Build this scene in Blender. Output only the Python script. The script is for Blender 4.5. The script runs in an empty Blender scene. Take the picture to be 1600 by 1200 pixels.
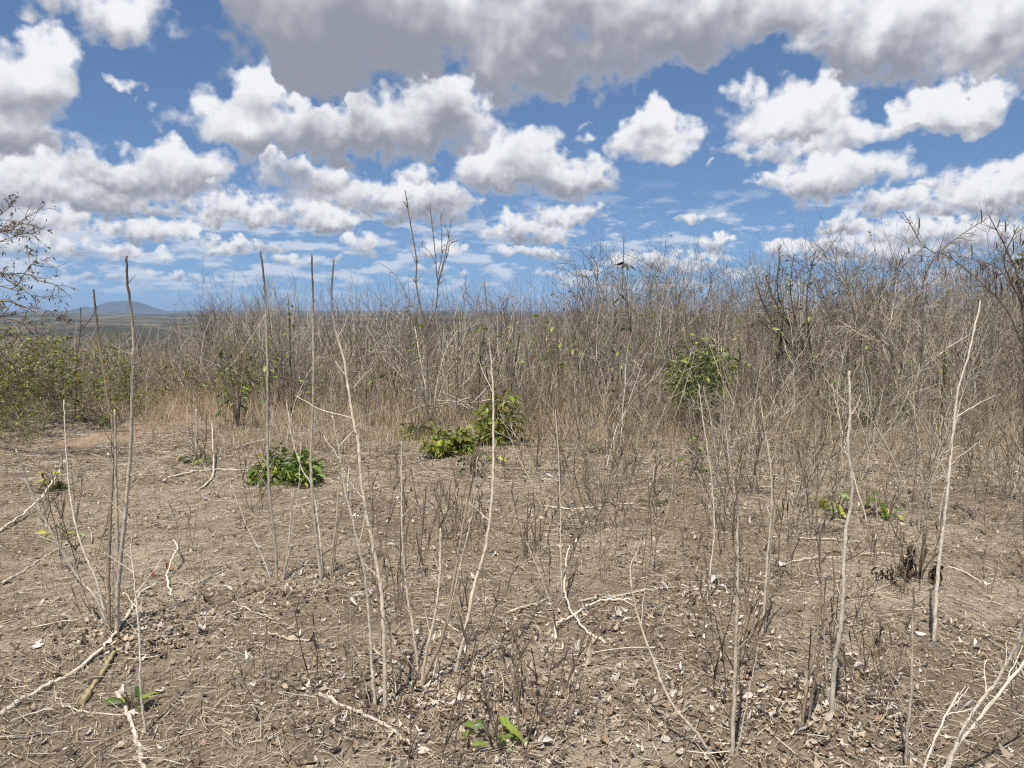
import bpy, math, random
import numpy as np
from mathutils import Vector, Matrix

# ---------------------------------------------------------------- camera
SC = bpy.context.scene
COL = SC.collection
CAM_Z = 1.6
PITCH = math.radians(5.56)
FPX = 1202.0                      # focal length in pixels of a 1600 px wide picture
cd = bpy.data.cameras.new('camera')
cam = bpy.data.objects.new('camera', cd)
COL.objects.link(cam)
cd.sensor_width = 36.0
cd.lens = 36.0 * FPX / 1600.0
cd.clip_start = 0.05
cd.clip_end = 120000.0
cam.location = (0, 0, CAM_Z)
cam.rotation_euler = (math.pi / 2 - PITCH, 0, 0)
SC.camera = cam

def ray(px, py):
    a = (px - 800.0) / FPX
    b = (600.0 - py) / FPX
    return np.array([a, math.cos(PITCH) + b * math.sin(PITCH), -math.sin(PITCH) + b * math.cos(PITCH)])

# ---------------------------------------------------------------- exposure, renderer
SC.view_settings.view_transform = 'Standard'
SC.view_settings.look = 'None'
SC.view_settings.exposure = 0.30
SC.view_settings.gamma = 1.0
SC.view_settings.use_curve_mapping = False
SC.render.engine = 'CYCLES'
SC.cycles.max_bounces = 5
SC.cycles.diffuse_bounces = 3
SC.cycles.glossy_bounces = 2
SC.cycles.transmission_bounces = 3
SC.cycles.volume_bounces = 0
SC.cycles.transparent_max_bounces = 8
SC.cycles.use_denoising = False
SC.cycles.pixel_filter_type = 'BLACKMAN_HARRIS'
SC.cycles.filter_width = 1.2
SC.cycles.use_adaptive_sampling = True
SC.cycles.adaptive_threshold = 0.01
SC.cycles.adaptive_min_samples = 12
SC.cycles.sample_clamp_indirect = 8.0

# ---------------------------------------------------------------- sun
SUN_EL = math.radians(66)
SUN_AZ = math.radians(-158)        # measured from +Y (view direction) towards +X
sun_dir = Vector((math.sin(SUN_AZ) * math.cos(SUN_EL), math.cos(SUN_AZ) * math.cos(SUN_EL), math.sin(SUN_EL)))
sl = bpy.data.lights.new('sun', 'SUN')
sl.energy = 5.0
sl.angle = math.radians(0.53)
sl.color = (1.0, 0.94, 0.85)
so = bpy.data.objects.new('sun', sl)
COL.objects.link(so)
so.rotation_euler = sun_dir.to_track_quat('Z', 'Y').to_euler()
so.location = (-20, 20, 60)

# ---------------------------------------------------------------- world: sky with cumulus
world = bpy.data.worlds.new('World')
SC.world = world
world.use_nodes = True
WN = world.node_tree
WN.nodes.clear()

class E:
    """tiny expression wrapper: arithmetic on node sockets"""
    tree = None
    def __init__(s, sock): s.s = sock
    @staticmethod
    def m(op, *a, clamp=False):
        n = E.tree.nodes.new('ShaderNodeMath'); n.operation = op; n.use_clamp = clamp
        for i, x in enumerate(a):
            if isinstance(x, E): E.tree.links.new(x.s, n.inputs[i])
            else: n.inputs[i].default_value = float(x)
        return E(n.outputs[0])
    @staticmethod
    def v(op, *a, out=0):
        n = E.tree.nodes.new('ShaderNodeVectorMath'); n.operation = op
        for i, x in enumerate(a):
            if isinstance(x, E): E.tree.links.new(x.s, n.inputs[i])
            else: n.inputs[i].default_value = x
        return E(n.outputs[out])
    def __add__(s, o): return E.m('ADD', s, o)
    def __radd__(s, o): return E.m('ADD', s, o)
    def __sub__(s, o): return E.m('SUBTRACT', s, o)
    def __rsub__(s, o): return E.m('SUBTRACT', o, s)
    def __mul__(s, o): return E.m('MULTIPLY', s, o)
    def __rmul__(s, o): return E.m('MULTIPLY', s, o)
    def __truediv__(s, o): return E.m('DIVIDE', s, o)

def xyz(x, y, z):
    n = E.tree.nodes.new('ShaderNodeCombineXYZ')
    for i, q in enumerate((x, y, z)):
        if isinstance(q, E): E.tree.links.new(q.s, n.inputs[i])
        else: n.inputs[i].default_value = q
    return E(n.outputs[0])

def sep(v):
    n = E.tree.nodes.new('ShaderNodeSeparateXYZ'); E.tree.links.new(v.s, n.inputs[0])
    return E(n.outputs[0]), E(n.outputs[1]), E(n.outputs[2])

def noise(vec, scale, detail=4, rough=0.55, color=False, lac=2.0):
    n = E.tree.nodes.new('ShaderNodeTexNoise'); n.noise_dimensions = '2D'
    E.tree.links.new(vec.s, n.inputs['Vector'])
    n.inputs['Scale'].default_value = scale; n.inputs['Detail'].default_value = detail
    n.inputs['Roughness'].default_value = rough; n.inputs['Lacunarity'].default_value = lac
    return E(n.outputs['Color' if color else 'Fac'])

def sstep(x, a, b):
    n = E.tree.nodes.new('ShaderNodeMapRange'); n.interpolation_type = 'SMOOTHSTEP'; n.clamp = False
    E.tree.links.new(x.s, n.inputs[0])
    n.inputs[1].default_value = a; n.inputs[2].default_value = b
    n.inputs[3].default_value = 0; n.inputs[4].default_value = 1
    return E(n.outputs[0])

def mixf(f, a, b):
    return E.m('MULTIPLY_ADD', f, E.m('SUBTRACT', b, a), a)

def mixc(f, a, b):
    n = E.tree.nodes.new('ShaderNodeMix'); n.data_type = 'RGBA'
    E.tree.links.new(f.s, n.inputs[0]) if isinstance(f, E) else setattr(n.inputs[0], 'default_value', f)
    for i, q in ((6, a), (7, b)):
        if isinstance(q, E): E.tree.links.new(q.s, n.inputs[i])
        else: n.inputs[i].default_value = (*q, 1)
    return E(n.outputs[2])

# cumulus as measured: centre x, centre y, half width, reach up, reach down (photo pixels), weight, darkness
CLOUDS = [
 (570, 30, 245, 260, 126, 1.2, .80), (860, 20, 310, 200, 124, 1.15, .46), (1110, 0, 220, 120, 95, 1.1, .40), (720, -30, 400, 150, 100, 1.2, .36),
 (400, 195, 118, 72, 58, 1.05, .25), (520, 205, 150, 50, 52, 1.1, .55), (680, 185, 128, 60, 60, 1.05, .5),
 (1400, 50, 165, 85, 68, 1.1, .42), (1555, 55, 120, 90, 72, 1.1, .35), (1290, 70, 60, 40, 34, .8, .2),
 (1245, 180, 130, 58, 38, 1.05, .12), (1215, 225, 110, 28, 28, .8, .25), (1350, 200, 95, 38, 32, 1.0, .15),
 (1500, 172, 72, 44, 24, .95, .1), (1430, 190, 55, 20, 16, .8, .1), (1030, 208, 74, 42, 44, .95, .12), (1225, 130, 40, 16, 10, .45, .1),
 (790, 265, 100, 70, 45, 1.05, .30), (885, 275, 98, 50, 42, 1.05, .36),
 (20, 130, 92, 80, 80, 1.0, .35), (-40, 190, 130, 60, 50, 1.0, .4), (95, 220, 52, 26, 26, .7, .3),
 (150, 25, 62, 62, 48, .9, .3), (90, -15, 70, 45, 40, .8, .3), (235, 25, 60, 60, 50, .42, .2), (205, 147, 45, 14, 9, .5, .1),
 (210, 270, 148, 46, 50, 1.05, .34), (40, 295, 110, 66, 45, 1.05, .34), (110, 312, 190, 30, 24, .85, .5),
 (490, 275, 92, 34, 40, .95, .4), (650, 268, 48, 22, 22, .7, .3), (660, 320, 100, 50, 42, 1.0, .34), (560, 310, 140, 40, 40, .75, .45),
 (375, 330, 92, 36, 26, 1.0, .22), (240, 362, 84, 26, 24, .85, .3), (510, 345, 66, 32, 26, .95, .25), (70, 345, 74, 26, 40, .85, .35),
 (60, 385, 120, 24, 22, .62, .35), (190, 392, 44, 12, 14, .7, .2), (380, 385, 75, 18, 16, .75, .25), (300, 370, 70, 12, 12, .6, .3),
 (880, 340, 85, 26, 16, .95, .22), (820, 365, 90, 36, 18, .85, .35), (840, 392, 70, 14, 12, .8, .25), (690, 395, 50, 20, 12, .85, .2),
 (1310, 275, 105, 42, 40, .9, .25), (1215, 275, 45, 10, 12, .6, .3), (1560, 300, 105, 60, 40, 1.05, .25), (1440, 293, 55, 14, 10, .6, .3),
 (1400, 320, 90, 22, 22, .75, .3), (1480, 365, 150, 34, 30, .9, .3), (1320, 355, 50, 20, 14, .7, .25), (1215, 385, 34, 20, 20, .95, .1),
 (1115, 385, 30, 14, 22, .95, .1), (1300, 385, 70, 20, 20, .8, .2), (1400, 395, 110, 24, 24, .85, .25), (1090, 350, 28, 12, 8, .7, .15),
 (1113, 252, 14, 11, 10, .6, .1), (900, 207, 16, 10, 9, .3, .3), (1130, 344, 17, 7, 6, .5, .2),
 (1040, 410, 110, 18, 14, .7, .2), (900, 425, 70, 12, 10, .6, .2), (267, 401, 26, 9, 7, .7, .1), (290, 430, 60, 10, 8, .55, .25),
 (560, 385, 45, 20, 12, .75, .25), (160, 430, 60, 8, 8, .4, .3), (700, 425, 60, 10, 8, .5, .2), (470, 405, 60, 12, 10, .6, .25),
]

def build_world():
    E.tree = WN
    STR = 0.08
    tc = WN.nodes.new('ShaderNodeTexCoord')
    d = E(tc.outputs['Generated'])
    x, y, z = sep(d)
    az = E.m('ARCTAN2', x, y)
    el = E.m('ARCSINE', z)
    p0 = xyz(az, el, 0.0)
    low = sstep(el, 0.05, 0.24)                    # 0 near the horizon (small far clouds), 1 high up (near ones)
    amp = mixf(low, 0.35, 1.0)
    w1 = E.v('SUBTRACT', noise(p0, 11.0, 3, .55, True), (.5, .5, .5))
    w2 = E.v('SUBTRACT', noise(p0, 38.0, 3, .5, True), (.5, .5, .5))
    wv = E.v('ADD', E.v('SCALE', w1), E.v('SCALE', w2))
    # scale inputs of the two SCALE nodes
    sc1 = [n for n in WN.nodes if n.type == 'VECT_MATH' and n.operation == 'SCALE']
    sc1[0].inputs['Scale'].default_value = .085
    sc1[1].inputs['Scale'].default_value = .040
    wn = WN.nodes.new('ShaderNodeVectorMath'); wn.operation = 'SCALE'
    WN.links.new(wv.s, wn.inputs[0]); WN.links.new(amp.s, wn.inputs['Scale'])
    p = E.v('ADD', p0, E(wn.outputs[0]))
    pu, pv, _ = sep(p)
    pvv = xyz(pu, pv, pv)
    F = None
    for (cx, cy, rx, rt, rb, w, dk) in CLOUDS:
        r = ray(cx, cy); r = r / np.linalg.norm(r)
        ca, ce = math.atan2(r[0], r[1]), math.asin(r[2])
        k = 1.0 / FPX * 1.03
        iu = 1 / (rx * k * math.cos(math.radians(0))); it = 1 / (rt * k); ib = 1 / (rb * k)
        q = E.v('MULTIPLY_ADD', pvv, (iu, it, -ib), (-ca * iu, -ce * it, ce * ib))
        qm = E.v('MAXIMUM', q, (-1e6, 0.0, 0.0))
        d2 = E.v('DOT_PRODUCT', qm, qm, out=1)
        f = E.m('MULTIPLY_ADD', d2, -w, w)
        if F is not None:
            sel = sstep(E.m('SUBTRACT', f, F), -.4, .4)
            hv2 = E.v('MULTIPLY_ADD', qm, (0, 1, 1), (dk, 0, 0))
            n = WN.nodes.new('ShaderNodeMix'); n.data_type = 'VECTOR'
            WN.links.new(sel.s, n.inputs[0]); WN.links.new(H.s, n.inputs[4]); WN.links.new(hv2.s, n.inputs[5])
            H = E(n.outputs[1])
            F = E.m('SMOOTH_MAX', f, F, 0.12)
            continue
        F = f
        H = E.v('MULTIPLY_ADD', qm, (0, 1, 1), (dk, 0, 0))
    # the same kind of cloud field goes on outside the frame
    zz = E.m('MAXIMUM', z, 0.03)
    pl = xyz(x / zz, y / zz, 0.0)
    gen = noise(pl, 0.55, 5, .55)
    G = (gen - .5) * 7.0
    inside = E.m('MULTIPLY', sstep(E.m('ABSOLUTE', az), .80, .62), E.m('MULTIPLY', sstep(el, .52, .40), sstep(y, 0.0, 0.1)))
    F = mixf(inside, E.m('MINIMUM', G, 1.0), F)
    dk, hy, hz = sep(H)
    h = hy - hz                                       # +1 crown, -1 base
    h = h * inside + (1.0 - inside) * .1
    n_hi = noise(p0, 20.0, 7, .51)
    n_lo = noise(p0, 70.0, 5, .5)
    nn = mixf(low, n_lo, n_hi)
    dens = F + (nn - .5) * 1.9 - 0.20
    alpha = sstep(dens, -0.05, 0.48)
    thin = sstep(dens, 0.0, 0.6)
    # billows: how much the cloud thins out towards the sun, coarse and fine
    c_hi = noise(p0, 20.0, 2.5, .5) - noise(xyz(az - .010, el + .022, 0.0), 20.0, 2.5, .5)
    c_lo = noise(p0, 75.0, 2.5, .5) - noise(xyz(az - .003, el + .007, 0.0), 75.0, 2.5, .5)
    relief = mixf(low, c_lo, c_hi)
    fine = noise(p0, 90.0, 5, .55) - noise(xyz(az - .002, el + .005, 0.0), 90.0, 5, .55)
    big = noise(p0, 9.0, 2, .5) - .5
    soft = 1.0 - dk * 1.05
    t = h * 1.15 + (relief * 1.5 + fine * .16) * soft + big * .95 + relief * dk * .35 + .84 - dk * 1.2
    t = sstep(t, -0.35, 1.0)
    body = mixc(t, (3.0, 3.25, 3.85), (9.2, 9.3, 9.5))
    edge = mixc(thin, mixc(soft * .75, body, (7.0, 7.4, 8.2)), body)
    sky = WN.nodes.new('ShaderNodeTexSky'); sky.sky_type = 'NISHITA'; sky.sun_disc = False
    sky.sun_elevation = SUN_EL; sky.sun_rotation = SUN_AZ
    sky.altitude = 300; sky.air_density = 1.0; sky.dust_density = 0.0; sky.ozone_density = 2.5
    sv = E.v('NORMALIZE', xyz(x, y, E.m('ABSOLUTE', z) * .88 + .115))
    WN.links.new(sv.s, sky.inputs['Vector'])
    # far rows of small cumulus near the horizon
    rows = noise(xyz(az * 1.0, el * 3.2, .7), 17.0, 6, .58)
    rowa = sstep(rows + sstep(az, .35, -.55) * .09, .50, .66) * sstep(el, .0, .04) * sstep(el, .17, .09)
    lit = noise(xyz(az, el * 3.2, .7), 17.0, 3, .5) - noise(xyz(az, el * 3.2 + .03, .7), 17.0, 3, .5)
    rowc = mixc(sstep(lit, -.2, .16), (5.0, 5.6, 6.8), (9.0, 9.2, 9.6))
    cov = alpha * mixf(sstep(el, 0.0, .10), .55, 1.0)
    tint = WN.nodes.new('ShaderNodeMix'); tint.data_type = 'RGBA'; tint.blend_type = 'MULTIPLY'
    tint.inputs[0].default_value = 1.0; tint.inputs[7].default_value = (.88, 1.0, 1.12, 1)
    WN.links.new(sky.outputs[0], tint.inputs[6])
    colr = mixc(rowa * .55, E(tint.outputs[2]), rowc)
    colr = mixc(cov, colr, edge)
    bg = WN.nodes.new('ShaderNodeBackground'); bg.inputs['Strength'].default_value = STR
    WN.links.new(colr.s, bg.inputs['Color'])
    out = WN.nodes.new('ShaderNodeOutputWorld'); WN.links.new(bg.outputs[0], out.inputs['Surface'])
    world.cycles.sampling_method = 'NONE'
build_world()

# ================================================================ helpers
rng = np.random.default_rng(11)
E_BARK = {}

def sines(seed, n, lam, spread=.6):
    r = np.random.default_rng(seed)
    a = r.uniform(0, 2 * math.pi, n); ph = r.uniform(0, 2 * math.pi, n)
    k = 2 * math.pi / (lam * r.uniform(1 - spread, 1 + spread, n))
    return np.cos(a) * k, np.sin(a) * k, ph
_S1, _S2, _S3, _S4, _S5 = sines(1, 7, 1.4), sines(2, 7, .42), sines(3, 9, 900), sines(4, 9, 4200), sines(5, 8, 160)
def wave(S, x, y):
    x = np.asarray(x, float); y = np.asarray(y, float)
    return sum(np.sin(kx * x + ky * y + ph) for kx, ky, ph in zip(*S)) / math.sqrt(len(S[0]))

def ground_z(x, y):
    x = np.asarray(x, float); y = np.asarray(y, float)
    r = np.hypot(x, y)
    z = .022 * wave(_S1, x, y) + .007 * wave(_S2, x, y)
    near = np.clip(1 - r / 60, 0, 1)
    z = z * near
    d = np.clip(r - 18, 0, None)
    z = z - 85 * (1 - np.exp(-(d / 350) ** 1.5))
    # low bank on which the scrub beside the track grows
    bank = np.exp(-((x + 7.6) / 2.6) ** 2) * np.exp(-((y - 11.2) / 2.2) ** 2)
    z = z + .22 * bank
    far = np.clip((r - 250) / 1200, 0, 1)
    z = z + far * (11 * wave(_S3, x, y) + 16 * np.clip((r - 2500) / 6000, 0, 1) * wave(_S4, x, y)) + np.clip((r - 80) / 400, 0, 1) * 2.0 * wave(_S5, x, y)
    return z

def gpt(px, py):
    """point of the ground seen at a photo pixel"""
    d = ray(px, py); t = CAM_Z / -d[2]
    for _ in range(12):
        p = d * t
        t = (CAM_Z - float(ground_z(p[0], p[1]))) / -d[2]
    p = d * t
    return np.array([p[0], p[1], float(ground_z(p[0], p[1]))])

def dpt(px, py, Y):
    d = ray(px, py)
    p = d * (Y / d[1])
    return np.array([p[0], p[1], p[2] + CAM_Z])

def gp(x, y, dz=0.0):
    return np.array([x, y, float(ground_z(x, y)) + dz])

# ---------------------------------------------------------------- mesh arrays
class Geo:
    def __init__(s): s.V = []; s.Q = []; s.C = []; s.n = 0
    def add(s, V, Q, C):
        s.V.append(V); s.Q.append(Q + s.n); s.C.append(C); s.n += len(V)
    def arrays(s): return np.concatenate(s.V), np.concatenate(s.Q), np.concatenate(s.C)
    def mesh(s, name, mat, smooth=True):
        return make_mesh(name, *s.arrays(), mat, smooth)

def make_mesh(name, V, Q, C, mat, smooth=True):
    me = bpy.data.meshes.new(name)
    V = np.ascontiguousarray(V, np.float32); Q = np.ascontiguousarray(Q, np.int32)
    k = Q.shape[1]
    me.vertices.add(len(V)); me.vertices.foreach_set('co', V.ravel())
    me.loops.add(Q.size); me.loops.foreach_set('vertex_index', Q.ravel())
    me.polygons.add(len(Q)); me.polygons.foreach_set('loop_start', np.arange(0, Q.size, k, dtype=np.int32))
    if smooth: me.polygons.foreach_set('use_smooth', np.ones(len(Q), bool))
    if C is not None:
        at = me.color_attributes.new('tint', 'FLOAT_COLOR', 'POINT')
        rgba = np.ones((len(V), 4), np.float32); rgba[:, :3] = C
        at.data.foreach_set('color', rgba.ravel())
    me.update(calc_edges=True)
    if mat: me.materials.append(mat)
    return me

def tubes(P, R, C, sides=3):
    """P (T,N,3), R (T,N), C (T,N,3) or (T,3)"""
    P = np.asarray(P, float); T, N, _ = P.shape
    t = np.gradient(P, axis=1); t /= np.linalg.norm(t, axis=2, keepdims=True) + 1e-9
    ov = P[:, -1] - P[:, 0]
    vert = np.abs(ov[:, 2]) > .7 * np.linalg.norm(ov, axis=1)
    ref = np.where(vert[:, None], np.array([[1., 0, 0]]), np.array([[0, 0, 1.]]))[:, None, :]
    a = np.cross(t, ref); a /= np.linalg.norm(a, axis=2, keepdims=True) + 1e-9
    b = np.cross(a, t)
    ang = np.arange(sides) * 2 * math.pi / sides
    V = P[:, :, None, :] + np.asarray(R)[:, :, None, None] * (np.cos(ang)[None, None, :, None] * a[:, :, None, :] + np.sin(ang)[None, None, :, None] * b[:, :, None, :])
    i = np.arange(T)[:, None, None] * (N * sides); k = np.arange(N - 1)[None, :, None] * sides
    s0 = np.arange(sides)[None, None, :]; s1 = (s0 + 1) % sides
    Q = np.stack([i + k + s0, i + k + s1, i + k + sides + s1, i + k + sides + s0], -1).reshape(-1, 4)
    C = np.asarray(C, float)
    if C.ndim == 2: C = np.repeat(C[:, None, :], N, 1)
    Cv = np.repeat(C[:, :, None, :], sides, 2).reshape(-1, 3)
    return V.reshape(-1, 3), Q, Cv

def ribbons(P, W, S, C):
    """P (T,N,3), W (T,N), S (T,3) sideways, C (T,3) or (T,N,3)"""
    T, N, _ = P.shape
    S = S / (np.linalg.norm(S, axis=1, keepdims=True) + 1e-9)
    o = S[:, None, :] * W[:, :, None] * .5
    V = np.stack([P - o, P + o], 2).reshape(-1, 3)
    i = np.arange(T)[:, None] * (2 * N); k = np.arange(N - 1)[None, :] * 2
    Q = np.stack([i + k, i + k + 1, i + k + 3, i + k + 2], -1).reshape(-1, 4)
    C = np.asarray(C, float)
    if C.ndim == 2: C = np.repeat(C[:, None, :], N, 1)
    return V, Q, np.repeat(C[:, :, None, :], 2, 2).reshape(-1, 3)

def spline(pts, n):
    pts = np.asarray(pts, float)
    if len(pts) < 3:
        return pts[0] + (pts[-1] - pts[0]) * np.linspace(0, 1, n)[:, None]
    p = np.vstack([2 * pts[0] - pts[1], pts, 2 * pts[-1] - pts[-2]])
    L = np.r_[0, np.cumsum(np.linalg.norm(np.diff(pts, axis=0), axis=1))]
    out = []
    for s in np.linspace(0, L[-1], n):
        k = min(max(int(np.searchsorted(L, s, side='right')) - 1, 0), len(pts) - 2)
        u = (s - L[k]) / (L[k + 1] - L[k] + 1e-9)
        a, b, c, d = p[k], p[k + 1], p[k + 2], p[k + 3]
        out.append(.5 * ((2 * b) + (-a + c) * u + (2 * a - 5 * b + 4 * c - d) * u * u + (-a + 3 * b - 3 * c + d) * u ** 3))
    return np.array(out)

# ---------------------------------------------------------------- objects
def tag(o, label=None, cat=None, group=None, kind=None):
    if label: o['label'] = label
    if cat: o['category'] = cat
    if group: o['group'] = group
    if kind: o['kind'] = kind
    return o

def link(name, me, parent=None, loc=None):
    o = bpy.data.objects.new(name, me); COL.objects.link(o)
    if parent: o.parent = parent
    if loc is not None: o.location = loc
    return o

def empty(name, loc, label, cat, group=None):
    o = bpy.data.objects.new(name, None); COL.objects.link(o)
    o.empty_display_size = .1
    o.location = loc
    return tag(o, label, cat, group)

# ---------------------------------------------------------------- materials
def new_mat(name):
    m = bpy.data.materials.new(name); m.use_nodes = True
    E.tree = m.node_tree
    b = m.node_tree.nodes['Principled BSDF']
    b.inputs['Specular IOR Level'].default_value = .25
    return m, b

def noise3(vec, scale, detail=3, rough=.55):
    n = E.tree.nodes.new('ShaderNodeTexNoise')
    if vec is not None: E.tree.links.new(vec.s, n.inputs['Vector'])
    n.inputs['Scale'].default_value = scale; n.inputs['Detail'].default_value = detail; n.inputs['Roughness'].default_value = rough
    return E(n.outputs['Fac'])

def attr(name, out='Color'):
    n = E.tree.nodes.new('ShaderNodeAttribute'); n.attribute_name = name
    return E(n.outputs[out])

def mul_c(a, f):
    n = E.tree.nodes.new('ShaderNodeVectorMath'); n.operation = 'SCALE'
    E.tree.links.new(a.s, n.inputs[0]); E.tree.links.new(f.s, n.inputs['Scale'])
    return E(n.outputs[0])

def tinted(name, rough, scale, lo, hi, bump=0.0, bscale=200, transl=0.0):
    m, b = new_mat(name)
    tc = E.tree.nodes.new('ShaderNodeTexCoord'); v = E(tc.outputs['Object'])
    n = noise3(v, scale, 4, .6)
    c = mul_c(attr('tint'), n * (hi - lo) * 1.6 + (lo - .3 * (hi - lo)))
    E.tree.links.new(c.s, b.inputs['Base Color'])
    b.inputs['Roughness'].default_value = rough
    if bump:
        bn = E.tree.nodes.new('ShaderNodeBump'); bn.inputs['Strength'].default_value = bump; bn.inputs['Distance'].default_value = .004
        E.tree.links.new(noise3(v, bscale, 3).s, bn.inputs['Height']); E.tree.links.new(bn.outputs[0], b.inputs['Normal'])
    if transl:
        t = E.tree.nodes.new('ShaderNodeBsdfTranslucent'); E.tree.links.new(c.s, t.inputs['Color'])
        mx = E.tree.nodes.new('ShaderNodeMixShader'); mx.inputs[0].default_value = transl
        out = E.tree.nodes['Material Output']
        E.tree.links.new(b.outputs[0], mx.inputs[1]); E.tree.links.new(t.outputs[0], mx.inputs[2]); E.tree.links.new(mx.outputs[0], out.inputs[0])
    return m

BARK = tinted('bark', .85, 55.0, .55, 1.4, .6, 160)
TWIG = tinted('twig_bark', .9, 6.0, .8, 1.2)
STRAW = tinted('dry_straw', .8, 3.0, .75, 1.2, transl=.15)
LITTER = tinted('dead_leaf', .85, 60.0, .7, 1.25, transl=.1)
LEAF = tinted('green_leaf', .45, 25.0, .75, 1.25, transl=.3)
LEAF.node_tree.nodes['Principled BSDF'].inputs['Specular IOR Level'].default_value = .5

def ground_mat():
    m, b = new_mat('dry_ground')
    geo = E.tree.nodes.new('ShaderNodeNewGeometry'); P = E(geo.outputs['Position'])
    big = noise3(P, .55, 4, .6); mid = noise3(P, 5.0, 5, .65); fine = noise3(P, 70.0, 5, .7)
    soil = mixc(sstep(big, .40, .62), (.190, .150, .106), (.330, .274, .198))
    soil = mixc(sstep(mid, .42, .72), soil, (.135, .104, .075))
    soil = mixc(sstep(fine, .55, .75) * .7, soil, (.45, .395, .32))
    soil = mixc(sstep(fine, .45, .28) * .7, soil, (.085, .064, .048))
    f1 = noise3(P, .006, 5, .6); f2 = noise3(P, .0011, 4, .55); f3 = noise3(P, .05, 5, .7)
    land = mixc(sstep(f1, .42, .60), (.165, .130, .085), (.060, .058, .036))
    land = mixc(sstep(f2, .44, .60), land, (.040, .043, .030))
    land = mixc(sstep(f3, .5, .66) * .7, land, (.035, .042, .02))
    base = mixc(attr('far', 'Fac'), soil, land)
    E.tree.links.new(base.s, b.inputs['Base Color'])
    b.inputs['Roughness'].default_value = .95
    b.inputs['Specular IOR Level'].default_value = .1
    bn = E.tree.nodes.new('ShaderNodeBump'); bn.inputs['Strength'].default_value = .9; bn.inputs['Distance'].default_value = .03
    hh = mid * .6 + fine * .4
    E.tree.links.new(hh.s, bn.inputs['Height']); E.tree.links.new(bn.outputs[0], b.inputs['Normal'])
    return m
GROUND = ground_mat()

# ================================================================ setting
def build_ground():
    na = 360
    rad = []
    r = .02
    while r < 45000:
        rad.append(r); r *= 1.3 if r < .4 else (1.033 if r < 40 else 1.045)
    rad = np.array(rad); nr = len(rad)
    a = np.linspace(0, 2 * math.pi, na, endpoint=False)
    X = rad[:, None] * np.sin(a)[None]; Y = rad[:, None] * np.cos(a)[None]
    Z = ground_z(X, Y)
    V = np.stack([X, Y, Z], -1).reshape(-1, 3)
    i = np.arange(nr - 1)[:, None] * na; k = np.arange(na)[None]; k1 = (k + 1) % na
    Q = np.stack([i + k, i + na + k, i + na + k1, i + k1], -1).reshape(-1, 4)
    me = make_mesh('ground', V, Q, None, GROUND)
    at = me.attributes.new('far', 'FLOAT', 'POINT')
    rr = np.hypot(V[:, 0], V[:, 1])
    at.data.foreach_set('value', np.clip((rr - 25) / 40, 0, 1).astype(np.float32))
    tag(link('ground', me), kind='structure')
build_ground()

def build_track():
    """the bare track on the bank side, a strip laid over the ground"""
    m, b = new_mat('bare_track')
    geo = E.tree.nodes.new('ShaderNodeNewGeometry'); P = E(geo.outputs['Position'])
    n1 = noise3(P, 3.0, 5, .65); n2 = noise3(P, 60.0, 5, .7)
    c = mixc(sstep(n1, .35, .7), (.25, .185, .12), (.36, .28, .19)); c = mixc(sstep(n2, .5, .3) * .7, c, (.13, .095, .065))
    E.tree.links.new(c.s, b.inputs['Base Color']); b.inputs['Roughness'].default_value = .95
    bn = E.tree.nodes.new('ShaderNodeBump'); bn.inputs['Strength'].default_value = .8; bn.inputs['Distance'].default_value = .02
    E.tree.links.new(n2.s, bn.inputs['Height']); E.tree.links.new(bn.outputs[0], b.inputs['Normal'])
    cl = spline([gpt(-420, 735)[:2], gpt(-150, 715)[:2], gpt(40, 700)[:2], gpt(150, 690)[:2], gpt(225, 668)[:2], gpt(275, 650)[:2], gpt(300, 632)[:2]], 60)
    t = np.gradient(cl, axis=0); t /= np.linalg.norm(t, axis=1, keepdims=True)
    s = np.stack([-t[:, 1], t[:, 0]], 1)
    w = .42 + .09 * np.sin(np.arange(60) * .9) + .05 * np.sin(np.arange(60) * 2.3)
    u = np.linspace(-1, 1, 9)
    XY = cl[:, None, :] + s[:, None, :] * (w[:, None] * u[None])[:, :, None]
    Z = ground_z(XY[..., 0], XY[..., 1]) + .014 - .016 * np.abs(u)[None] ** 3
    V = np.concatenate([XY, Z[..., None]], -1).reshape(-1, 3)
    i = np.arange(59)[:, None] * 9; k = np.arange(8)[None]
    Q = np.stack([i + k, i + k + 1, i + k + 10, i + k + 9], -1).reshape(-1, 4)
    tag(link('path', make_mesh('path', V, Q, None, m)), kind='structure')
build_track()

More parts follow.
